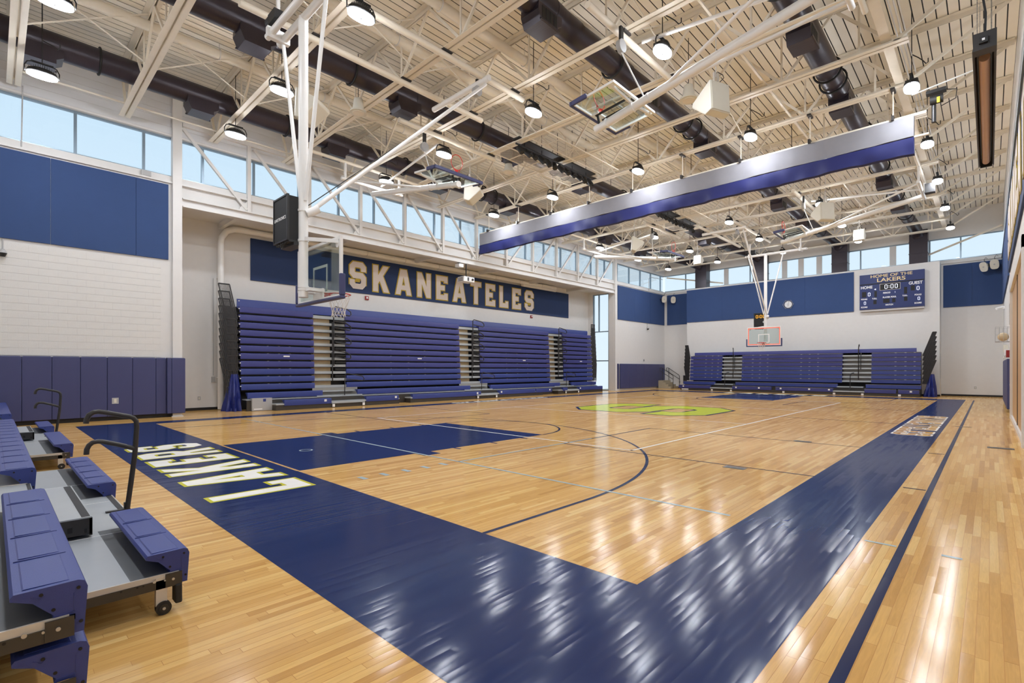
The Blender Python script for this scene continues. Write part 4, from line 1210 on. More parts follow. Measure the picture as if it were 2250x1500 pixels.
for a, b in AIS:
    MB().box(-20.06, -20.04, a - .1, b + .5, .3, .76).build('aisle_riser', M['riser'], mbk, smooth=False)
    MB().box(-20.06, -19.86, a - .05, b + .3, .60, .645).build('aisle_step', M['deckgrey'], mbk, smooth=False)
# two lowest rows pulled out; the lowest has gaps
z1_, z0_ = .675, .385
for a, b in ((6.5, 9.35), (10.9, 17.35), (18.8, 24.9), (26.1, 28.9)):
    seat_seg(mbk, TL, a, b, -19.62, z1_, M['seat'])
for a, b in AIS:
    st = MB().box(-20.05, -19.62, a - .1, b + .5, .40, .47).build('aisle_step', M['deckgrey'], mbk, smooth=False)
    MB().box(-19.66, -19.63, a - .1, b + .5, .3, .40).build('aisle_riser', M['ply'], st, smooth=False)
MB().box(-20.05, -19.63, 6.45, 28.95, .39, .43).build('deck', M['deckgrey'], mbk, smooth=False)
for a, b in ((7.6, 9.45), (11.0, 12.6), (13.35, 17.6), (18.95, 21.9), (21.95, 23.4), (24.5, 24.95), (26.15, 28.85)):
    seat_seg(mbk, TL, a, b, -19.06, z0_, M['seat'])
for a, b in ((7.3, 12.65), (13.25, 22.6), (24.05, 28.9)):
    MB().box(-19.62, -19.08, a, b, .2, .25).build('deck', M['deckgrey'], mbk, smooth=False)
    MB().box(-19.5, -19.1, a, b, .0, .2).build('skirt', M['frame'], mbk, smooth=False)
MB().box(-19.62, -19.55, 6.45, 28.95, 0, .39).build('skirt', M['frame'], mbk, smooth=False)
for a, b in AIS:
    st = MB().box(-19.5, -19.04, a + .25, b + .3, .16, .22).build('aisle_step', M['deckgrey'], mbk, smooth=False)
    for y in (a + .32, b + .24): MB().box(-19.05, -19.035, y - .05, y + .05, .03, .14).build('bumper_plate', M['paperw'], st, smooth=False)
# grey box panel at the near corner and the accessible-seat marks
pb = MB().box(-19.75, -19.45, 6.6, 7.3, .01, .47).build('end_box', M['greyp'], mbk, smooth=False)
MB().box(-19.45, -19.446, 6.98, 7.08, .34, .44).build('access_sign', M['seat'], pb, smooth=False)
MB().box(-19.45, -19.447, 6.66, 6.95, .05, .09).build('maker_label', M['paperw'], pb, smooth=False)
for y in (9.2, 12.45, 17.35, 19.1, 23.2, 26.3): 
    MB().box(-19.064, -19.058, y - .05, y + .05, z0_ - .13, z0_ - .04).build('access_sign', M['paperw'], mbk, smooth=False)
for k in range(11):
    guard_panel(mbk, TL, 6.36, fx(2) - .03 - .016 * k, .66 + k * .275, -.24, 1.27, .37)
    guard_panel(mbk, TL, 29.18, fx(2) - .03 - .016 * k, .66 + k * .275, .2, 1.27, .42)
for k in range(12):
    c = MB()
    for s_ in (6.4, 29.12): c.cyl((fx(2) - .016 * k - .02, s_ - .02, .9 + k * .29), (fx(2) - .016 * k - .02, s_ + .02, .9 + k * .29), .02, 8)
    c.build('pivot_bolt', M['paperw'], mbk)
drape('vinyl_cover', 'blue vinyl cover bunched on the floor at the near end of the main bleachers', TL, 5.9, 6.4, -20.5, -19.8, 1.35, 4)
tag(MB().box(-19.5, -19.35, 28.2, 28.55, .676, .74).build('cloth_bundle', M['paperw']), 'small white and red cloth left on the front bleacher row at the far end', 'cloth')

# --- far bleachers: s = X, forward = -Y
TF = lambda s, f, z: Vector((s, -f, z))
fb = thing('bleacher', 'low blue folded bleachers along the far wall', 'bleacher', (-9.2, 36, 0))
FS = [(-15.95, -13.65), (-12.3, -6.45), (-5.0, -2.75)]
FA = [(-13.65, -12.3), (-6.45, -5.0)]
for i in range(2, 9):
    z = .93 + (i - 2) * .255; f = -35.62 - .03 * (i - 2)
    for a, b in FS:
        seat_seg(fb, TF, a, b, f, z, M['seat2'] if i > 5 else M['seat'])
        MB().box(a, b, -f - .03, -f + .03, z + .0005, z + .008).build('row_strip', M['alu'], fb, smooth=False)
        c = MB()
        for q in ((.5, .7, .88) if b - a < 3 else (.12, .2, .28, .62, .7, .78)):
            x = a + (b - a) * q; c.box(x - .045, x + .045, -f - .012, -f + .02, z - .012, z + .014)
        c.build('row_clip', M['paperw'], fb, smooth=False)
    for a, b in FA:
        st = MB().box(a, b, -f + .03, -f + .4, z - .175, z - .085).build('aisle_step', M['deckgrey'], fb, smooth=False)
        MB().box(a, b, -f + .3, -f + .33, z - .1, z + .09).build('aisle_riser', M['riser'], st, smooth=False)
MB().box(-15.9, -2.8, 36.1, 36.85, 0, 2.5).build('carcass', M['black'], fb, smooth=False)
MB().prism([(-.02, 0), (0, -.03), (0, -.22), (-.05, -.22), (-.05, 0)], lambda s, u, v: TF(s, -35.9 + u, 2.72 + v), -15.7, -2.95).build('back_panel', M['seat2'], fb)
for j, (f, z) in enumerate(((-35.2, .64), (-34.75, .385))):
    for a, b in (((-16.25, -13.95), (-12.55, -6.6), (-5.2, -2.7)) if j == 0 else ((-16.4, -14.1), (-12.6, -10.15), (-9.9, -6.75), (-5.2, -3.75), (-3.65, -2.75))):
        seat_seg(fb, TF, a, b, f, z, M['seat'] if j == 0 else M['seat2'])
        MB().box(a, b, -f - .02, -f + .03, z + .0005, z + .008).build('row_strip', M['alu'], fb, smooth=False)
    for a, b in ((-14.1, -12.6), (-6.75, -5.2)):
        MB().box(a + .12 * (1 - j), b - .12 * (1 - j), -f - .02, -f + .45, z - .2, z - .14).build('aisle_step', M['deckgrey'], fb, smooth=False)
MB().box(-16.3, -2.75, 34.82, 35.6, 0, .16).build('skirt', M['frame'], fb, smooth=False)
MB().box(-16.2, -2.75, 35.3, 35.7, .16, .42).build('skirt', M['frame'], fb, smooth=False)
for x in (-14.0, -12.7, -9.45, -6.7, -5.3, -3.6):
    MB().box(x - .06, x + .06, 34.79, 34.815, .02, .13).build('bumper_plate', M['paperw'], fb, smooth=False)
for x in (-16.05, -12.35, -10.9, -9.6, -8.0, -6.95, -3.1):
    MB().box(x - .05, x + .05, 34.745, 34.752, .25, .34).build('access_sign', M['paperw'], fb, smooth=False)
MB().box(-16.2, -15.7, 34.80, 34.815, .04, .12).build('maker_label', M['paperw'], fb, smooth=False)
for k, (a, b) in enumerate(FA):
    x = (a + b) / 2 + .1
    hand_loop(fb, [(x, 35.65, .9), (x, 35.7, 2.75), (x + .03, 35.62, 2.95), (x + .06, 35.5, 2.98), (x + .08, 35.45, 2.88)], .025)
    hand_loop(fb, [(x + .12, 35.6, 1.5), (x + .12, 35.65, 2.4), (x + .14, 35.55, 2.5), (x + .16, 35.5, 2.4)], .022)
    hand_loop(fb, [(x - .3, 34.95, .2), (x - .3, 35.0, 1.15), (x - .26, 35.2, 1.28), (x - .2, 35.5, 1.3)], .022)
for k in range(7):
    guard_panel(fb, TF, -16.02, -35.62 - .03 * k, .72 + k * .26, -.2, 1.0, .22)
    guard_panel(fb, TF, -2.68, -35.62 - .03 * k, .72 + k * .26, .42, 1.3, .16)
for q, a in (('.', FS[1]),):
    for x in (-12.0, -6.9): MB().box(x - .12, x + .12, 35.72, 35.735, 1.62, 1.70).build('maker_label', M['paperw'], fb, smooth=False)
drape('vinyl_cover', 'blue striped vinyl cover bunched at the right end of the far bleachers', TF, -2.6, -2.12, -36.2, -35.5, 1.25, 9)

# --- foreground bleachers, left corner: s = X, forward = +Y
TN = lambda s, f, z: Vector((s, f, z))
nb = thing('bleacher', 'partly pulled-out blue bleachers in the left foreground', 'bleacher', (-8, .3, 0))
Z1, Z2, F1, F2 = .39, .678, .905, .285
X2 = -2.765
def nseat(s0, s1, f, z, m=None):
    o = seat_seg(nb, TN, s0, s1, f, z, m or M['seat'], detail=(max(s0, s1) > -9))
    seat_end_marks(o, TN, max(s0, s1), 1, f, z)
    return o
R1 = [(-5.2, -3.81), (-8.73, -6.57), (-12.56, -10.45), (-15.28, -13.86)]
for a, b in R1: nseat(a, b, F1, Z1)
for a, b in ((-5.08, X2), (-12.4, -6.2), (-18.6, -13.9)): nseat(a, b, F2, Z2)
nseat(-5.05, X2 + .005, F2 + .005, Z1 + .03)                                 # lowest module left pushed in under the second row
def deck_unit(a, b, f0, f1, z, wheel=True, joints=()):
    """grey deck with edge strips, dark front band, side beam, wheels"""
    d = MB().box(a, b, f0, f1, z - .022, z).build('deck', M['deckgrey'], nb, smooth=False)
    for x in (a, b): 
        MB().box(x - .006, x + .006, f0, f1 - .02, z - .03, z + .004).build('edge_strip', M['alu'], d, smooth=False)
        MB().box(x - .012, x + .012, f0, f1 - .05, z - .085, z - .03).build('side_beam', M['frame'], d, smooth=False)
    for x in joints: MB().box(x - .004, x + .004, f0, f1 - .05, z, z + .002).build('joint_strip', M['paperw'], d, smooth=False)
    MB().box(a, b, f1 - .06, f1 - .03, z - .085, z - .022).build('front_beam', M['frame'], d, smooth=False)
    return d
zd = .25
d1 = deck_unit(-8.73, -3.81, -.15, F1 - .04, zd, joints=(-5.05, -6.3, -7.43))
d2 = deck_unit(-15.3, -10.45, -.15, F1 - .04, zd, joints=(-12.2, -13.9))
d3 = deck_unit(-5.08, X2, -.35, F2 - .04, zd + .29)
d4 = deck_unit(-18.6, -6.2, -.35, F2 - .04, zd + .29, joints=(-8.0, -10.4))
MB().box(-6.2, -5.08, -.35, F2 - .04, zd + .26, zd + .288).build('aisle_deck', M['deckgrey'], nb, smooth=False)
for a, b, f in ((-6.2, -5.08, F2), (-13.9, -12.4, F2)):
    MB().box(a, b, f - .07, f - .045, zd + .2, zd + .29).build('aisle_nosing', M['grit'], nb, smooth=False)
for a, b in ((-6.57, -5.2), (-13.86, -12.56)):
    MB().box(a, b, F1 - .085, F1 - .045, zd + .0, zd + .004).build('aisle_nosing', M['grit'], nb, smooth=False)
    MB().box(a, b, F1 - .045, F1 - .035, zd - .05, zd + .006).build('aisle_edge', M['alu'], nb, smooth=False)
for a, b in R1: MB().box(a + .01, b - .01, F1 - .31, F1 - .1, zd, zd + .0012).build('deck_band', M['band'], nb, smooth=False)
MB().box(-5.07, X2 - .01, F2 - .33, F2 - .1, zd + .29, zd + .2912).build('deck_band', M['band'], nb, smooth=False)
# darker grey bands lie on the deck behind the seats; grey step boxes in the aisles
for a, b in ((-6.5, -5.05), (-13.85, -12.6)):
    st = MB().box(a, b, F2 + .02, .545, zd + .03, zd + .155).build('step_box', M['dark'], nb, smooth=False)
    MB().box(a, b, F2 + .02, .545, zd + .155, zd + .165).build('tread', M['deckgrey'], st, smooth=False)
    MB().box(a + .02, b - .02, .485, .535, zd + .165, zd + .168).build('grip_strip', M['grit'], st, smooth=False)
    MB().box(a, b, .53, .548, zd + .02, zd + .155).build('front_lip', M['dark'], st, smooth=False)
    MB().box(b, b + .002, .40, .43, zd + .06, zd + .10).build('slot', M['black'], st, smooth=False)
    MB().box(b, b + .002, .50, .515, zd + .045, zd + .075).build('slot', M['black'], st, smooth=False)
# end brackets, caster legs, toe flaps
def end_hardware(x, f, z, leg=True):
    MB().box(x + .012, x + .020, f - .135, f - .045, z - .22, z - .138).build('end_bracket', M['frame'], nb, smooth=False)
    b = MB()
    for df, dz, r in ((-.095, -.175, .008), (-.14, -.172, .005), (-.195, -.165, .009)): b.cyl(TN(x + .022, f + df, z + dz), TN(x + .028, f + df, z + dz), r, 10)
    b.build('bolt', M['chrome'], nb)
    h_ = MB()
    for df in (-.25, -.28, -.36): h_.cyl(TN(x + .0125, f + df, z - .178), TN(x + .014, f + df, z - .178), .006, 8)
    h_.build('bolt_hole', M['black'], nb)
    if leg:
        lg = MB().box(x - .03, x + .012, f - .185, f - .125, .03, z - .15).build('caster_leg', M['alu'], nb, smooth=False)
        wz = .043
        w = MB().cyl((x - .012, f - .145, wz), (x + .022, f - .145, wz), .043, 24).build('wheel', M['rubber'], nb)
        MB().cyl((x + .022, f - .145, wz), (x + .026, f - .145, wz), .026, 20).build('wheel_rim', M['dark'], w)
        MB().cyl((x + .026, f - .145, wz), (x + .032, f - .145, wz), .009, 10).build('axle', M['chrome'], w)
        fl_ = MB().box(x - .06, x + .03, f - .085, f - .045, .05, z - .215).build('toe_flap', M['rubber'], nb, smooth=False)
        bv = fl_.modifiers.new('bevel', 'BEVEL'); bv.width = .01; bv.segments = 2
end_hardware(-3.81, F1, Z1); end_hardware(-10.45, F1, Z1); end_hardware(X2, F2, Z2, False); end_hardware(X2 + .005, F2 + .005, Z1 + .03, False)
for x in (-6.0, -8.6, -12.5, -15.1): 
    MB().cyl((x - .02, F1 - .145, .043), (x + .02, F1 - .145, .043), .043, 18).build('wheel', M['rubber'], nb)
    MB().box(x - .03, x + .012, F1 - .185, F1 - .125, .05, zd - .02).build('caster_leg', M['frame'], nb, smooth=False)
MB().box(-18.6, X2 - .12, -1.2, -.12, .0, .5).build('carcass', M['black'], nb, smooth=False)
MB().box(-18.6, X2 - .1, -.6, -.3, .5, .8).build('carcass', M['black'], nb, smooth=False)
# aisle handrails
def bend(p, q, r, k=5):
    return [Vector(p).lerp(Vector(q), i / k) for i in range(k + 1)]
for x, n_ in ((-5.8, 'front'), (-13.2, 'second')):
    hr = thing('handrail', 'black double-bar handrail at the %s aisle of the foreground bleachers' % ('nearer' if x > -8 else 'farther'), 'handrail', (x, .87, zd))
    post = [(x, .875, zd - .02), (x, .935, .75), (x, .95, 1.02), (x, .945, 1.07), (x, .925, 1.10), (x, .89, 1.118), (x, .80, 1.142), (x, .72, 1.165), (x, .67, 1.176), (x, .635, 1.172), (x, .605, 1.15), (x, .59, 1.115), (x, .585, 1.075)]
    MB().tube(post, .021, 12).build('post', M['dark'], hr)
    bar = [(x, .942, .81), (x, .80, .868), (x, .70, .902), (x, .665, .908), (x, .63, .902), (x, .605, .88), (x, .59, .845), (x, .587, .80)]
    MB().tube(bar, .021, 12).build('lower_bar', M['dark'], hr)
    MB().box(x - .02, x + .02, .72, .90, zd + .002, zd + .014).build('base_plate', M['dark'], hr, smooth=False)
    MB().box(x - .03, x + .0, .855, .895, zd - .03, zd + .07).build('socket', M['dark'], hr, smooth=False)
# ------------------------------------------------------------------ scoreboard
sb = thing('scoreboard', 'navy scoreboard with lit white digits on the far wall', 'scoreboard', (-4.17, YP - .2, 5.1))
SX0, SX1, SY = -5.72, -2.66, YP - .26
MB().box(SX0, SX1, SY, YP, 5.12, 6.62).build('display_case', M['board'], sb, smooth=False)
MB().box(SX0, SX1, SY - .01, YP, 6.65, 7.22).build('name_panel', M['board'], sb, smooth=False)
MB().box(SX0, SX1, SY - .015, SY, 6.61, 6.66).build('divider', M['black'], sb, smooth=False)
MB().box(SX0 + .02, SX1 - .02, YP - .2, YP - .02, 5.02, 5.12).build('cable_tray', M['trim'], sb, smooth=False)
FR, UP_ = (1, 0, 0), (0, 0, 1)
sy = SY - .003
text('HOME OF THE', (-4.19, SY - .013, 7.07), FR, UP_, .235, M['goldletter'], sb, off=.004, sx=1.3)
text('LAKERS', (-4.19, SY - .013, 6.82), FR, UP_, .30, M['goldletter'], sb, off=.006, sx=1.35)
P_ = lambda u, v: (SX0 + (SX1 - SX0) * u, sy, 5.12 + 1.5 * v)
for s_, u, v, sz in (('HOME', .115, .885, .2), ('GUEST', .87, .905, .2), ('PERIOD', .435, .615, .1), ('PLAYER', .43, .44, .1), ('FOUL', .54, .44, .1), ('MATCH', .475, .14, .1), ('FOULS', .075, .42, .1), ('SCORE', .075, .10, .1), ('FOULS', .905, .445, .1), ('SCORE', .905, .13, .1), ('T.O.L.', .245, .42, .09), ('T.O.L.', .715, .45, .09)):
    text(s_, P_(u, v), FR, UP_, sz * 1.15, M['paperw'], sb, off=.005, sx=.9)
def digits(word, u, v, h, w, gapx):
    mb = MB(); x = SX0 + (SX1 - SX0) * u; z = 5.12 + 1.5 * v
    for ch in word:
        if ch == ':':
            for q in (.28, .62): mb.box(x, x + h * .13, sy - .004, sy, z + h * q, z + h * (q + .13))
            x += h * .13 + gapx
        else:
            seg_digit(mb, ch, lambda m_, a, b, c, d, e: m_.box(a, b, sy - .004, sy, c + z, d + z), x, h, w, h * .14, .004); x += w + gapx
    mb.build('digit', M['digit'], sb, smooth=False)
digits('0:00', .40, .77, .26, .15, .05)
digits('0', .135, .53, .23, .13, .03); digits('0', .885, .62, .23, .13, .03)
digits('0', .07, .20, .2, .11, .03); digits('0', .90, .235, .2, .11, .03); digits('1', .55, .58, .12, .05, .0)
bb = MB()
for u0, u1, v0, v1 in ((.33, .64, .735, .97), (.04, .11, .50, .72), (.24, .28, .48, .72), (.70, .745, .52, .78), (.80, .86, .62, .82), (.38, .48, .22, .38), (.52, .57, .22, .38), (.225, .275, .2, .36), (.70, .75, .24, .4)):
    a, b = P_(u0, v0), P_(u1, v1); bb.box(a[0], b[0], sy + .0005, sy + .0025, a[2], b[2])
bb.build('dark_segment', M['black'], sb, smooth=False)
fm = MB(); a, b = P_(.33, .735), P_(.64, .97)
for q in ((a[0], b[0], a[2] - .015, a[2]), (a[0], b[0], b[2], b[2] + .015), (a[0] - .015, a[0], a[2] - .015, b[2] + .015), (b[0], b[0] + .015, a[2] - .015, b[2] + .015)): fm.box(q[0], q[1], sy - .003, sy, q[2], q[3])
fm.build('clock_border', M['letter'], sb, smooth=False)
ar = MB().prism([(0, 0), (.09, .045), (.09, -.045)], lambda a_, u, v: (SX0 + 3.06 * .235 + u, sy - a_, 5.12 + 1.5 * .79 + v), 0, .004); ar.build('possession_arrow', M['digit'], sb, smooth=False)

# wall clock in its wire cage
ck = thing('wall_clock', 'round wall clock in a hexagonal wire cage on the blue panel', 'clock', (-9.7, YP - .1, 5.55))
yc_ = YP - .05
MB().cyl((-9.7, yc_, 5.84), (-9.7, yc_ - .05, 5.84), .24, 32).build('clock_face', M['paperw'], ck)
MB().tube([(-9.7 + .24 * math.cos(q * math.pi / 16), yc_ - .05, 5.84 + .24 * math.sin(q * math.pi / 16)) for q in range(32)], .015, 6, True).build('clock_rim', M['dark'], ck)
hd = MB(); hd.beam((-9.7, yc_ - .056, 5.84), (-9.71, yc_ - .056, 5.68), .012, .006, up=(0, 1, 0)); hd.beam((-9.7, yc_ - .056, 5.84), (-9.68, yc_ - .056, 6.04), .009, .006, up=(0, 1, 0)); hd.build('hand', M['black'], ck, smooth=False)
tk = MB()
for q in range(12):
    a = q * math.pi / 6; tk.beam((-9.7 + .19 * math.cos(a), yc_ - .052, 5.84 + .19 * math.sin(a)), (-9.7 + .225 * math.cos(a), yc_ - .052, 5.84 + .225 * math.sin(a)), .012, .004, up=(0, 1, 0))
tk.build('hour_mark', M['black'], ck, smooth=False)
cg = MB()
hx = [(-9.7 + .33 * math.cos(q * math.pi / 3), yc_ - .1, 5.84 + .31 * math.sin(q * math.pi / 3)) for q in range(6)]
cg.tube(hx, .008, 5, True)
for q in range(3): cg.tube([hx[q], hx[q + 3]], .005, 5)
for p in hx: cg.tube([p, (p[0], yc_, p[2])], .006, 5)
cg.build('wire_cage', M['greyp'], ck)

# pale horn speakers in the two far corners
def horn(x, y, z, ax, lab, bk):
    t = thing('horn_speaker', lab, 'speaker', (x, y, z), 'corner horn speakers')
    d = Vector(ax).normalized(); c = Vector((x, y, z)); sd = d.cross(Vector((0, 0, 1))).normalized(); uu = sd.cross(d)
    n = 20; mb = MB(); prof = [(.10, .12, -.22), (.15, .20, -.06), (.19, .27, .0), (.185, .265, .035)]
    for rx, rz, e in prof:
        for i in range(n):
            a = 2 * math.pi * i / n; q = lambda v: math.copysign(abs(v) ** .7, v)
            mb.v.append(tuple(c + sd * (rx * q(math.cos(a))) + uu * (rz * q(math.sin(a))) + d * e))
    for j in range(3):
        for i in range(n): mb.f.append((j*n+i, j*n+(i+1) % n, (j+1)*n+(i+1) % n, (j+1)*n+i))
    mb.f.append(tuple(range(3*n, 4*n))); mb.f.append(tuple(reversed(range(n))))
    mb.build('horn_body', M['cream'], t)
    MB().cyl(c + d * .03, c + d * .045, .04, 12).build('logo_disc', M['greyp'], t)
    MB().cyl(c - d * .3, c - d * .2, .12, 14).build('driver', M['rubber'], t)
    MB().tube([c - d * .25, Vector(bk)], .02, 6).build('wall_arm', M['rubber'], t)
    MB().tube([c - d * .22 + Vector((0, 0, .1)), c + Vector((0, 0, .38)), c + Vector((.08, 0, .5)), c + Vector((.14, 0, .42))], .012, 5).build('cable', M['rubber'], t)
horn(-.22, YF - .55, 7.12, (-.5, -.8, -.35), 'pale horn speaker in the right far corner, left of a pair', (-.1, YF - .05, 7.15))
horn(.2, YF - .6, 7.2, (-.15, -.9, -.3), 'pale horn speaker in the right far corner, right of a pair', (.3, YF - .05, 7.2))
horn(XL + .4, YF - .85, 7.1, (.6, -.75, -.3), 'pale horn speaker in the left far corner on the side wall', (XL + .06, YF - .9, 7.1))
horn(XL + .95, YF - .4, 7.05, (.5, -.85, -.3), 'pale horn speaker in the left far corner on the end wall', (XL + .9, YF - .05, 7.05))

# white pipe along the alcove
ap = thing('alcove_pipe', 'fat white pipe running above the long banner and down the alcove wall', 'pipe', (XA + .25, 16, 6.7))
px = XA + .28
MB().tube([(px, 6.05, .02), (px, 6.05, 6.35), (px, 6.08, 6.55), (px, 6.25, 6.82), (px, 6.5, 6.94), (px, 6.75, 6.96), (px, 26.3, 6.96)], .11, 16).build('pipe', M['whitemetal'], ap)
MB().cyl((px, 23.0, 6.8), (px, 26.3, 6.8), .1, 12).build('lower_pipe', M['whitemetal'], ap)
for k in range(9):
    y = 8.0 + k * 2.1
    MB().tube([(px + .125 * math.cos(q * math.pi / 8), y, 6.96 + .125 * math.sin(q * math.pi / 8)) for q in range(16)], .014, 5, True).build('hanger_ring', M['trim'], ap)
    MB().cyl((px, y, 7.1), (px, y, 7.14), .02, 6).build('hanger_rod', M['trim'], ap)
for z in (1.2, 2.4, 5.0): MB().box(XA, px, 5.98, 6.12, z, z + .04).build('pipe_strap', M['trim'], ap, smooth=False)
cp = thing('conduit', 'thin grey conduit and switch box on the alcove wall', 'conduit', (XA + .03, 5.6, 1.2))
MB().cyl((XA + .03, 5.86, 1.3), (XA + .03, 5.86, 5.0), .01, 6).build('tube', M['greyp'], cp); MB().box(XA, XA + .06, 5.8, 5.92, 1.05, 1.25).build('box', M['greyp'], cp, smooth=False)

# projector hung from the girder truss
pj = thing('projector', 'white projector hanging in front of the banner', 'projector', (XL + .1, 16.65, 5.85))
o = MB().box(XL - .22, XL + .3, 16.3, 17.0, 5.92, 6.18).build('projector_body', M['paperw'], pj, smooth=False)
bv = o.modifiers.new('bevel', 'BEVEL'); bv.width = .03; bv.segments = 2
gv = MB()
for z in (5.96, 6.03, 6.10): gv.box(XL - .16, XL + .2, 16.293, 16.3, z, z + .03)
gv.box(XL + .3, XL + .306, 16.52, 16.62, 5.96, 6.14)
gv.build('vent', M['dark'], pj, smooth=False)
MB().cyl((XL + .04, 16.65, 6.18), (XL + .04, 16.65, 6.88), .03, 8).build('pole', M['rubber'], pj)
MB().cone((XL + .3, 16.85, 6.05), (XL + .34, 16.85, 6.05), .05, .06, 14).build('lens', M['rubber'], pj)
pc = thing('access_point', 'small white wireless box clamped under the girder truss', 'box', (XL + .05, 16.2, 6.6))
MB().box(XL - .1, XL + .2, 16.05, 16.35, 6.62, 6.78).build('case', M['paperw'], pc, smooth=False)
MB().box(XL - .02, XL + .06, 16.15, 16.25, 6.78, 6.88).build('mount', M['rubber'], pc, smooth=False)

# red alarm strobes under the banner
for y, lb in ((12.35, 'near the first banner letters'), (24.15, 'near the last banner letter')):
    t = thing('fire_alarm', 'small red fire alarm strobe below the banner ' + lb, 'fire alarm', (XA + .03, y, 4.85))
    MB().box(XA, XA + .06, y - .09, y + .09, 4.82, 5.0).build('case', M['redbox'], t, smooth=False); MB().box(XA + .06, XA + .08, y - .04, y + .04, 4.88, 4.96).build('strobe', M['paperw'], t, smooth=False)

# wall outlets and small devices
def plate(name, label, x0, x1, y0, y1, z0, z1, inner, cat='outlet'):
    t = thing(name, label, cat, ((x0 + x1) / 2, (y0 + y1) / 2, z0))
    MB().box(x0, x1, y0, y1, z0, z1).build('cover', M['greyp'], t, smooth=False)
    MB().box(*inner).build('insert', M['dark'] if cat != 'outlet' else M['cream'], t, smooth=False)
plate('wall_outlet', 'pale outlet plate set in the near left wall pads', XL + .12, XL + .128, 2.52, 2.68, .50, .68, (XL + .128, XL + .132, 2.57, 2.63, .53, .65))
plate('wall_outlet', 'small grey outlet on the alcove wall beside the padded column', XA, XA + .015, 5.35, 5.44, .38, .52, (XA + .015, XA + .018, 5.375, 5.415, .41, .49))
plate('wall_outlet', 'small outlet low on the wall right of the far bleachers', -.62, -.52, YF - .015, YF, .42, .56, (-.59, -.55, YF - .018, YF - .015, .45, .53))
plate('wall_outlet', 'small outlet low on the far wall beside the blue striped cover', -2.35, -2.25, YP - .015, YP, .95, 1.07, (-2.32, -2.28, YP - .018, YP - .015, .98, 1.04))
plate('wall_outlet', 'small outlet beside the vent in the far left corner', -17.95, -17.85, YF - .015, YF, .42, .56, (-17.92, -17.88, YF - .018, YF - .015, .45, .53))
plate('wall_vent', 'grey floor-level vent grille in the far left corner', -17.62, -17.18, YF - .03, YF, .38, 1.05, (-17.58, -17.22, YF - .035, YF - .03, .42, 1.01), 'vent')
plate('wall_box', 'small dark box above the far left wall pads', XL, XL + .05, 34.6, 34.72, 2.1, 2.28, (XL + .05, XL + .055, 34.62, 34.7, 2.13, 2.25), 'box')
plate('wall_box', 'small dark square device on the right far corner wall', XR - .04, XR, 31.0, 31.12, 2.2, 2.38, (XR - .05, XR - .04, 31.02, 31.1, 2.24, 2.34), 'box')
for x, y, lb in ((XL, .22, 'on a stem on the near left block wall'), (XL, 35.2, 'on a stem on the far left wall')):
    t = thing('security_camera', 'round security camera ' + lb, 'camera', (x + .15, y, 4.6))
    MB().cyl((x + .02, y, 4.75), (x + .02, y, 5.06), .018, 8).build('stem', M['greyp'], t)
    MB().box(x, x + .05, y - .04, y + .04, 4.68, 4.78).build('mount', M['greyp'], t, smooth=False)
    MB().cone((x + .1, y, 4.66), (x + .1, y, 4.74), .09, .06, 16).build('shroud', M['greyp'], t)
    sp = MB(); 
    for j in range(1, 6):
        a = j / 6 * math.pi / 2
    sp.cone((x + .1, y, 4.57), (x + .1, y, 4.66), .05, .085, 16); sp.build('dome', M['rubber'], t)
t = thing('security_camera', 'white bullet camera high on the right far wall', 'camera', (XR - .2, 34.6, 4.55))
MB().cyl((XR - .3, 34.4, 4.52), (XR - .08, 34.6, 4.6), .06, 14).build('barrel', M['paperw'], t); MB().box(XR - .08, XR, 34.55, 34.7, 4.5, 4.66).build('mount', M['paperw'], t, smooth=False)

# conduit rising to the near window and the hanging one
MBc = MB().tube([(XL + .05, .58, 7.64), (XL + .06, .58, 7.72), (XL + .06, .6, 9.15), (XL + .2, .6, 9.25)], .015, 6)
tag(MBc.build('conduit', M['greyp']), 'thin grey conduit rising across the nearest left window', 'conduit')
MBc = MB().tube([(XL + .05, 35.4, 7.6), (XL + .06, 35.4, 8.55), (XL + .06, 35.6, 8.7), (XL + .1, 37.6, 8.75)], .018, 6)
tag(MBc.build('conduit', M['greyp']), 'thin grey conduit bent across the far left windows', 'conduit')
tag(MB().box(XL + .0, XL + .09, 3.25, 3.5, 7.62, 7.78).build('wall_box', M['greyp'], smooth=False), 'grey junction box on the near left window ledge', 'box')
tag(MB().beam((XR - .05, YF - .2, 9.35), (-3.1, YF - .2, 8.0), .06, .1).build('wind_brace', M['steel'], smooth=False), 'sloping steel brace across the right far window', 'brace')
tag(MB().beam((-18.9, YF - .2, 8.9), (-14.4, YF - .2, 7.95), .06, .1).build('wind_brace', M['steel'], smooth=False), 'sloping steel brace across the left far windows', 'brace')

# corner stairs with rails
stt = thing('corner_steps', 'short concrete steps in the far left corner', 'stairs', (-18.6, 37.3, 0))
for k in range(4):
    MB().box(-19.07, -18.0 - .22 * k, 36.8 , YF - .02, .155 * k, .155 * (k + 1)).build('step', M['conc'], stt, smooth=False)
for yy, lb in ((36.85, 'front'), (37.95, 'rear')):
    r = thing('stair_rail', 'black handrail on the %s side of the corner steps' % lb, 'handrail', (-18.4, yy, 0))
    MB().tube([(-17.85, yy, .02), (-17.85, yy, .95), (-17.9, yy, 1.05), (-18.8, yy, 1.62), (-18.95, yy, 1.62), (-18.95, yy, 1.4), (-18.8, yy, 1.3), (-17.85, yy, .72)], .022, 8).build('rail', M['dark'], r)
    MB().cyl((-18.75, yy, .6), (-18.75, yy, 1.58), .022, 8).build('post', M['dark'], r)

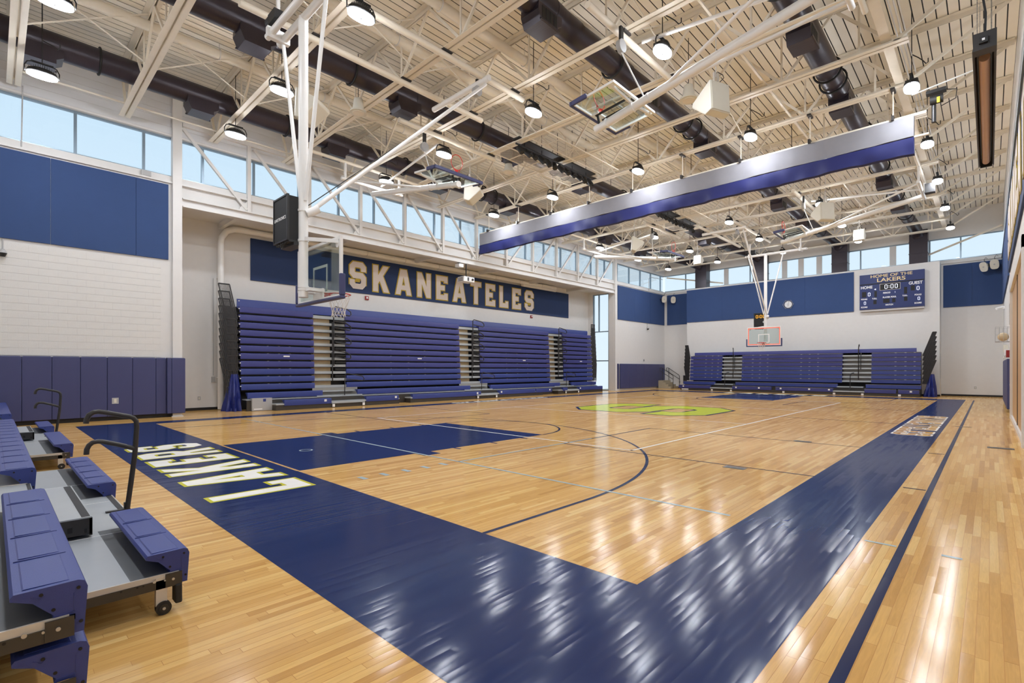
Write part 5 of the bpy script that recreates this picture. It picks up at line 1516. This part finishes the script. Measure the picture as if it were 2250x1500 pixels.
# right wall: wooden door leaf in a white frame, shelf things beyond it
dr = thing('door_1', 'x', 'door', (XR, 17.5, 0)); del dr['label']; del dr['category']; struct(dr)
MB().box(XR - .03, XR + .0, 14.3, 21.9, .12, 3.95).build('door_leaf', M['tan'], dr, smooth=False)
fr = MB(); fr.box(XR - .09, XR, 21.9, 22.15, 0, 4.2).box(XR - .09, XR, 14.0, 14.3, 0, 4.2).box(XR - .09, XR, 14.0, 22.15, 3.95, 4.2).box(XR - .07, XR, 14.3, 21.9, 0, .12)
fr.build('door_frame', M['trim'], dr, smooth=False)
MB().box(XR - .045, XR - .03, 18.05, 18.07, .12, 3.95).build('leaf_joint', M['dark'], dr, smooth=False)
MB().cyl((XR - .09, 22.3, 1.05), (XR, 22.3, 1.05), .03, 10).build('door_handle', M['chrome'], dr)
MB().box(XR - .08, XR, 22.15, 22.4, 0, 2.1).build('jamb_pad', M['pad'], dr, smooth=False)
bk = thing('wire_basket', 'wire wall basket holding a pale ball, right wall', 'basket', (XR - .2, 24.5, 2.55))
cgm = MB(); bx0, bx1, by0, by1, bz0, bz1 = XR - .4, XR, 24.1, 24.9, 2.5, 3.0
for z in (bz0, (bz0 + bz1) / 2, bz1): cgm.tube([(bx0, by0, z), (bx1, by0, z), (bx1, by1, z), (bx0, by1, z)], .006, 5, True)
for i in range(5):
    q = i / 4
    for a, b in (((bx0 + (bx1 - bx0) * q, by0), (bx0 + (bx1 - bx0) * q, by1)), ((bx0, by0 + (by1 - by0) * q), (bx1, by0 + (by1 - by0) * q))):
        cgm.tube([(a[0], a[1], bz1), (a[0], a[1], bz0), (b[0], b[1], bz0), (b[0], b[1], bz1)], .005, 4)
cgm.build('wire', M['greyp'], bk)
bl = MB(); n = 16
prof = [(0.0, -.15), (.075, -.13), (.13, -.075), (.15, 0), (.13, .075), (.075, .13), (0.0, .15)]
for rr_, zz in prof: bl.v += [(XR - .2 + max(rr_, .001) * math.cos(2*math.pi*i/n), 24.5 + max(rr_, .001) * math.sin(2*math.pi*i/n), 2.67 + zz) for i in range(n)]
for j in range(6):
    for i in range(n): bl.f.append((j*n+i, j*n+(i+1) % n, (j+1)*n+(i+1) % n, (j+1)*n+i))
tag(bl.build('ball', M['ply']), 'pale yellow ball lying in the wire wall basket', 'ball')
wg = thing('wire_rack', 'upright wire rack on the right wall above the basket', 'rack', (XR - .05, 23.6, 3.1))
rk = MB()
for i in range(6): rk.tube([(XR - .06, 23.2 + i * .16, 3.05), (XR - .06, 23.2 + i * .16, 3.75)], .006, 5)
for i in range(5): rk.tube([(XR - .06, 23.2, 3.05 + i * .175), (XR - .06, 24.0, 3.05 + i * .175)], .006, 5)
rk.build('wire', M['greyp'], wg)
for z_ in (3.1, 3.7): MB().box(XR - .06, XR + .001, 23.3, 23.34, z_, z_ + .03).build('stand_off', M['greyp'], wg, smooth=False)
rs = thing('wall_phone', 'cluttered pale wall station above the right wall pads', 'wall station', (XR - .1, 27.0, 2.0))
MB().box(XR - .14, XR, 26.6, 27.2, 2.05, 2.3).build('case', M['paperw'], rs, smooth=False)
MB().box(XR - .16, XR - .02, 27.3, 27.6, 2.2, 2.5).build('holder', M['cream'], rs, smooth=False)
MB().box(XR - .1, XR, 26.2, 26.35, 1.98, 2.25).build('alarm_pull', M['redbox'], rs, smooth=False)
MB().tube([(XR - .12, 26.8, 2.05), (XR - .16, 26.7, 1.96), (XR - .1, 26.5, 1.98), (XR - .08, 26.4, 2.1)], .012, 5).build('cord', M['cream'], rs)
tag(MB().box(-2.0, -1.985, YP + .0, YP + .12, 1.0, 2.4).build('corner_strip', M['greyp'], smooth=False), 'grey metal strip on the wall corner right of the far bleachers', 'strip')

# ------------------------------------------------------------------ render noise settings that belong to the scene
sc_ = bpy.context.scene
try:
    sc_.cycles.use_denoising = True
    sc_.cycles.max_bounces = 10
    sc_.cycles.diffuse_bounces = 6
    sc_.cycles.glossy_bounces = 4
    sc_.cycles.transparent_max_bounces = 12
    sc_.cycles.sample_clamp_indirect = 6.0
    sc_.cycles.sample_clamp_direct = 24.0
except Exception:
    pass
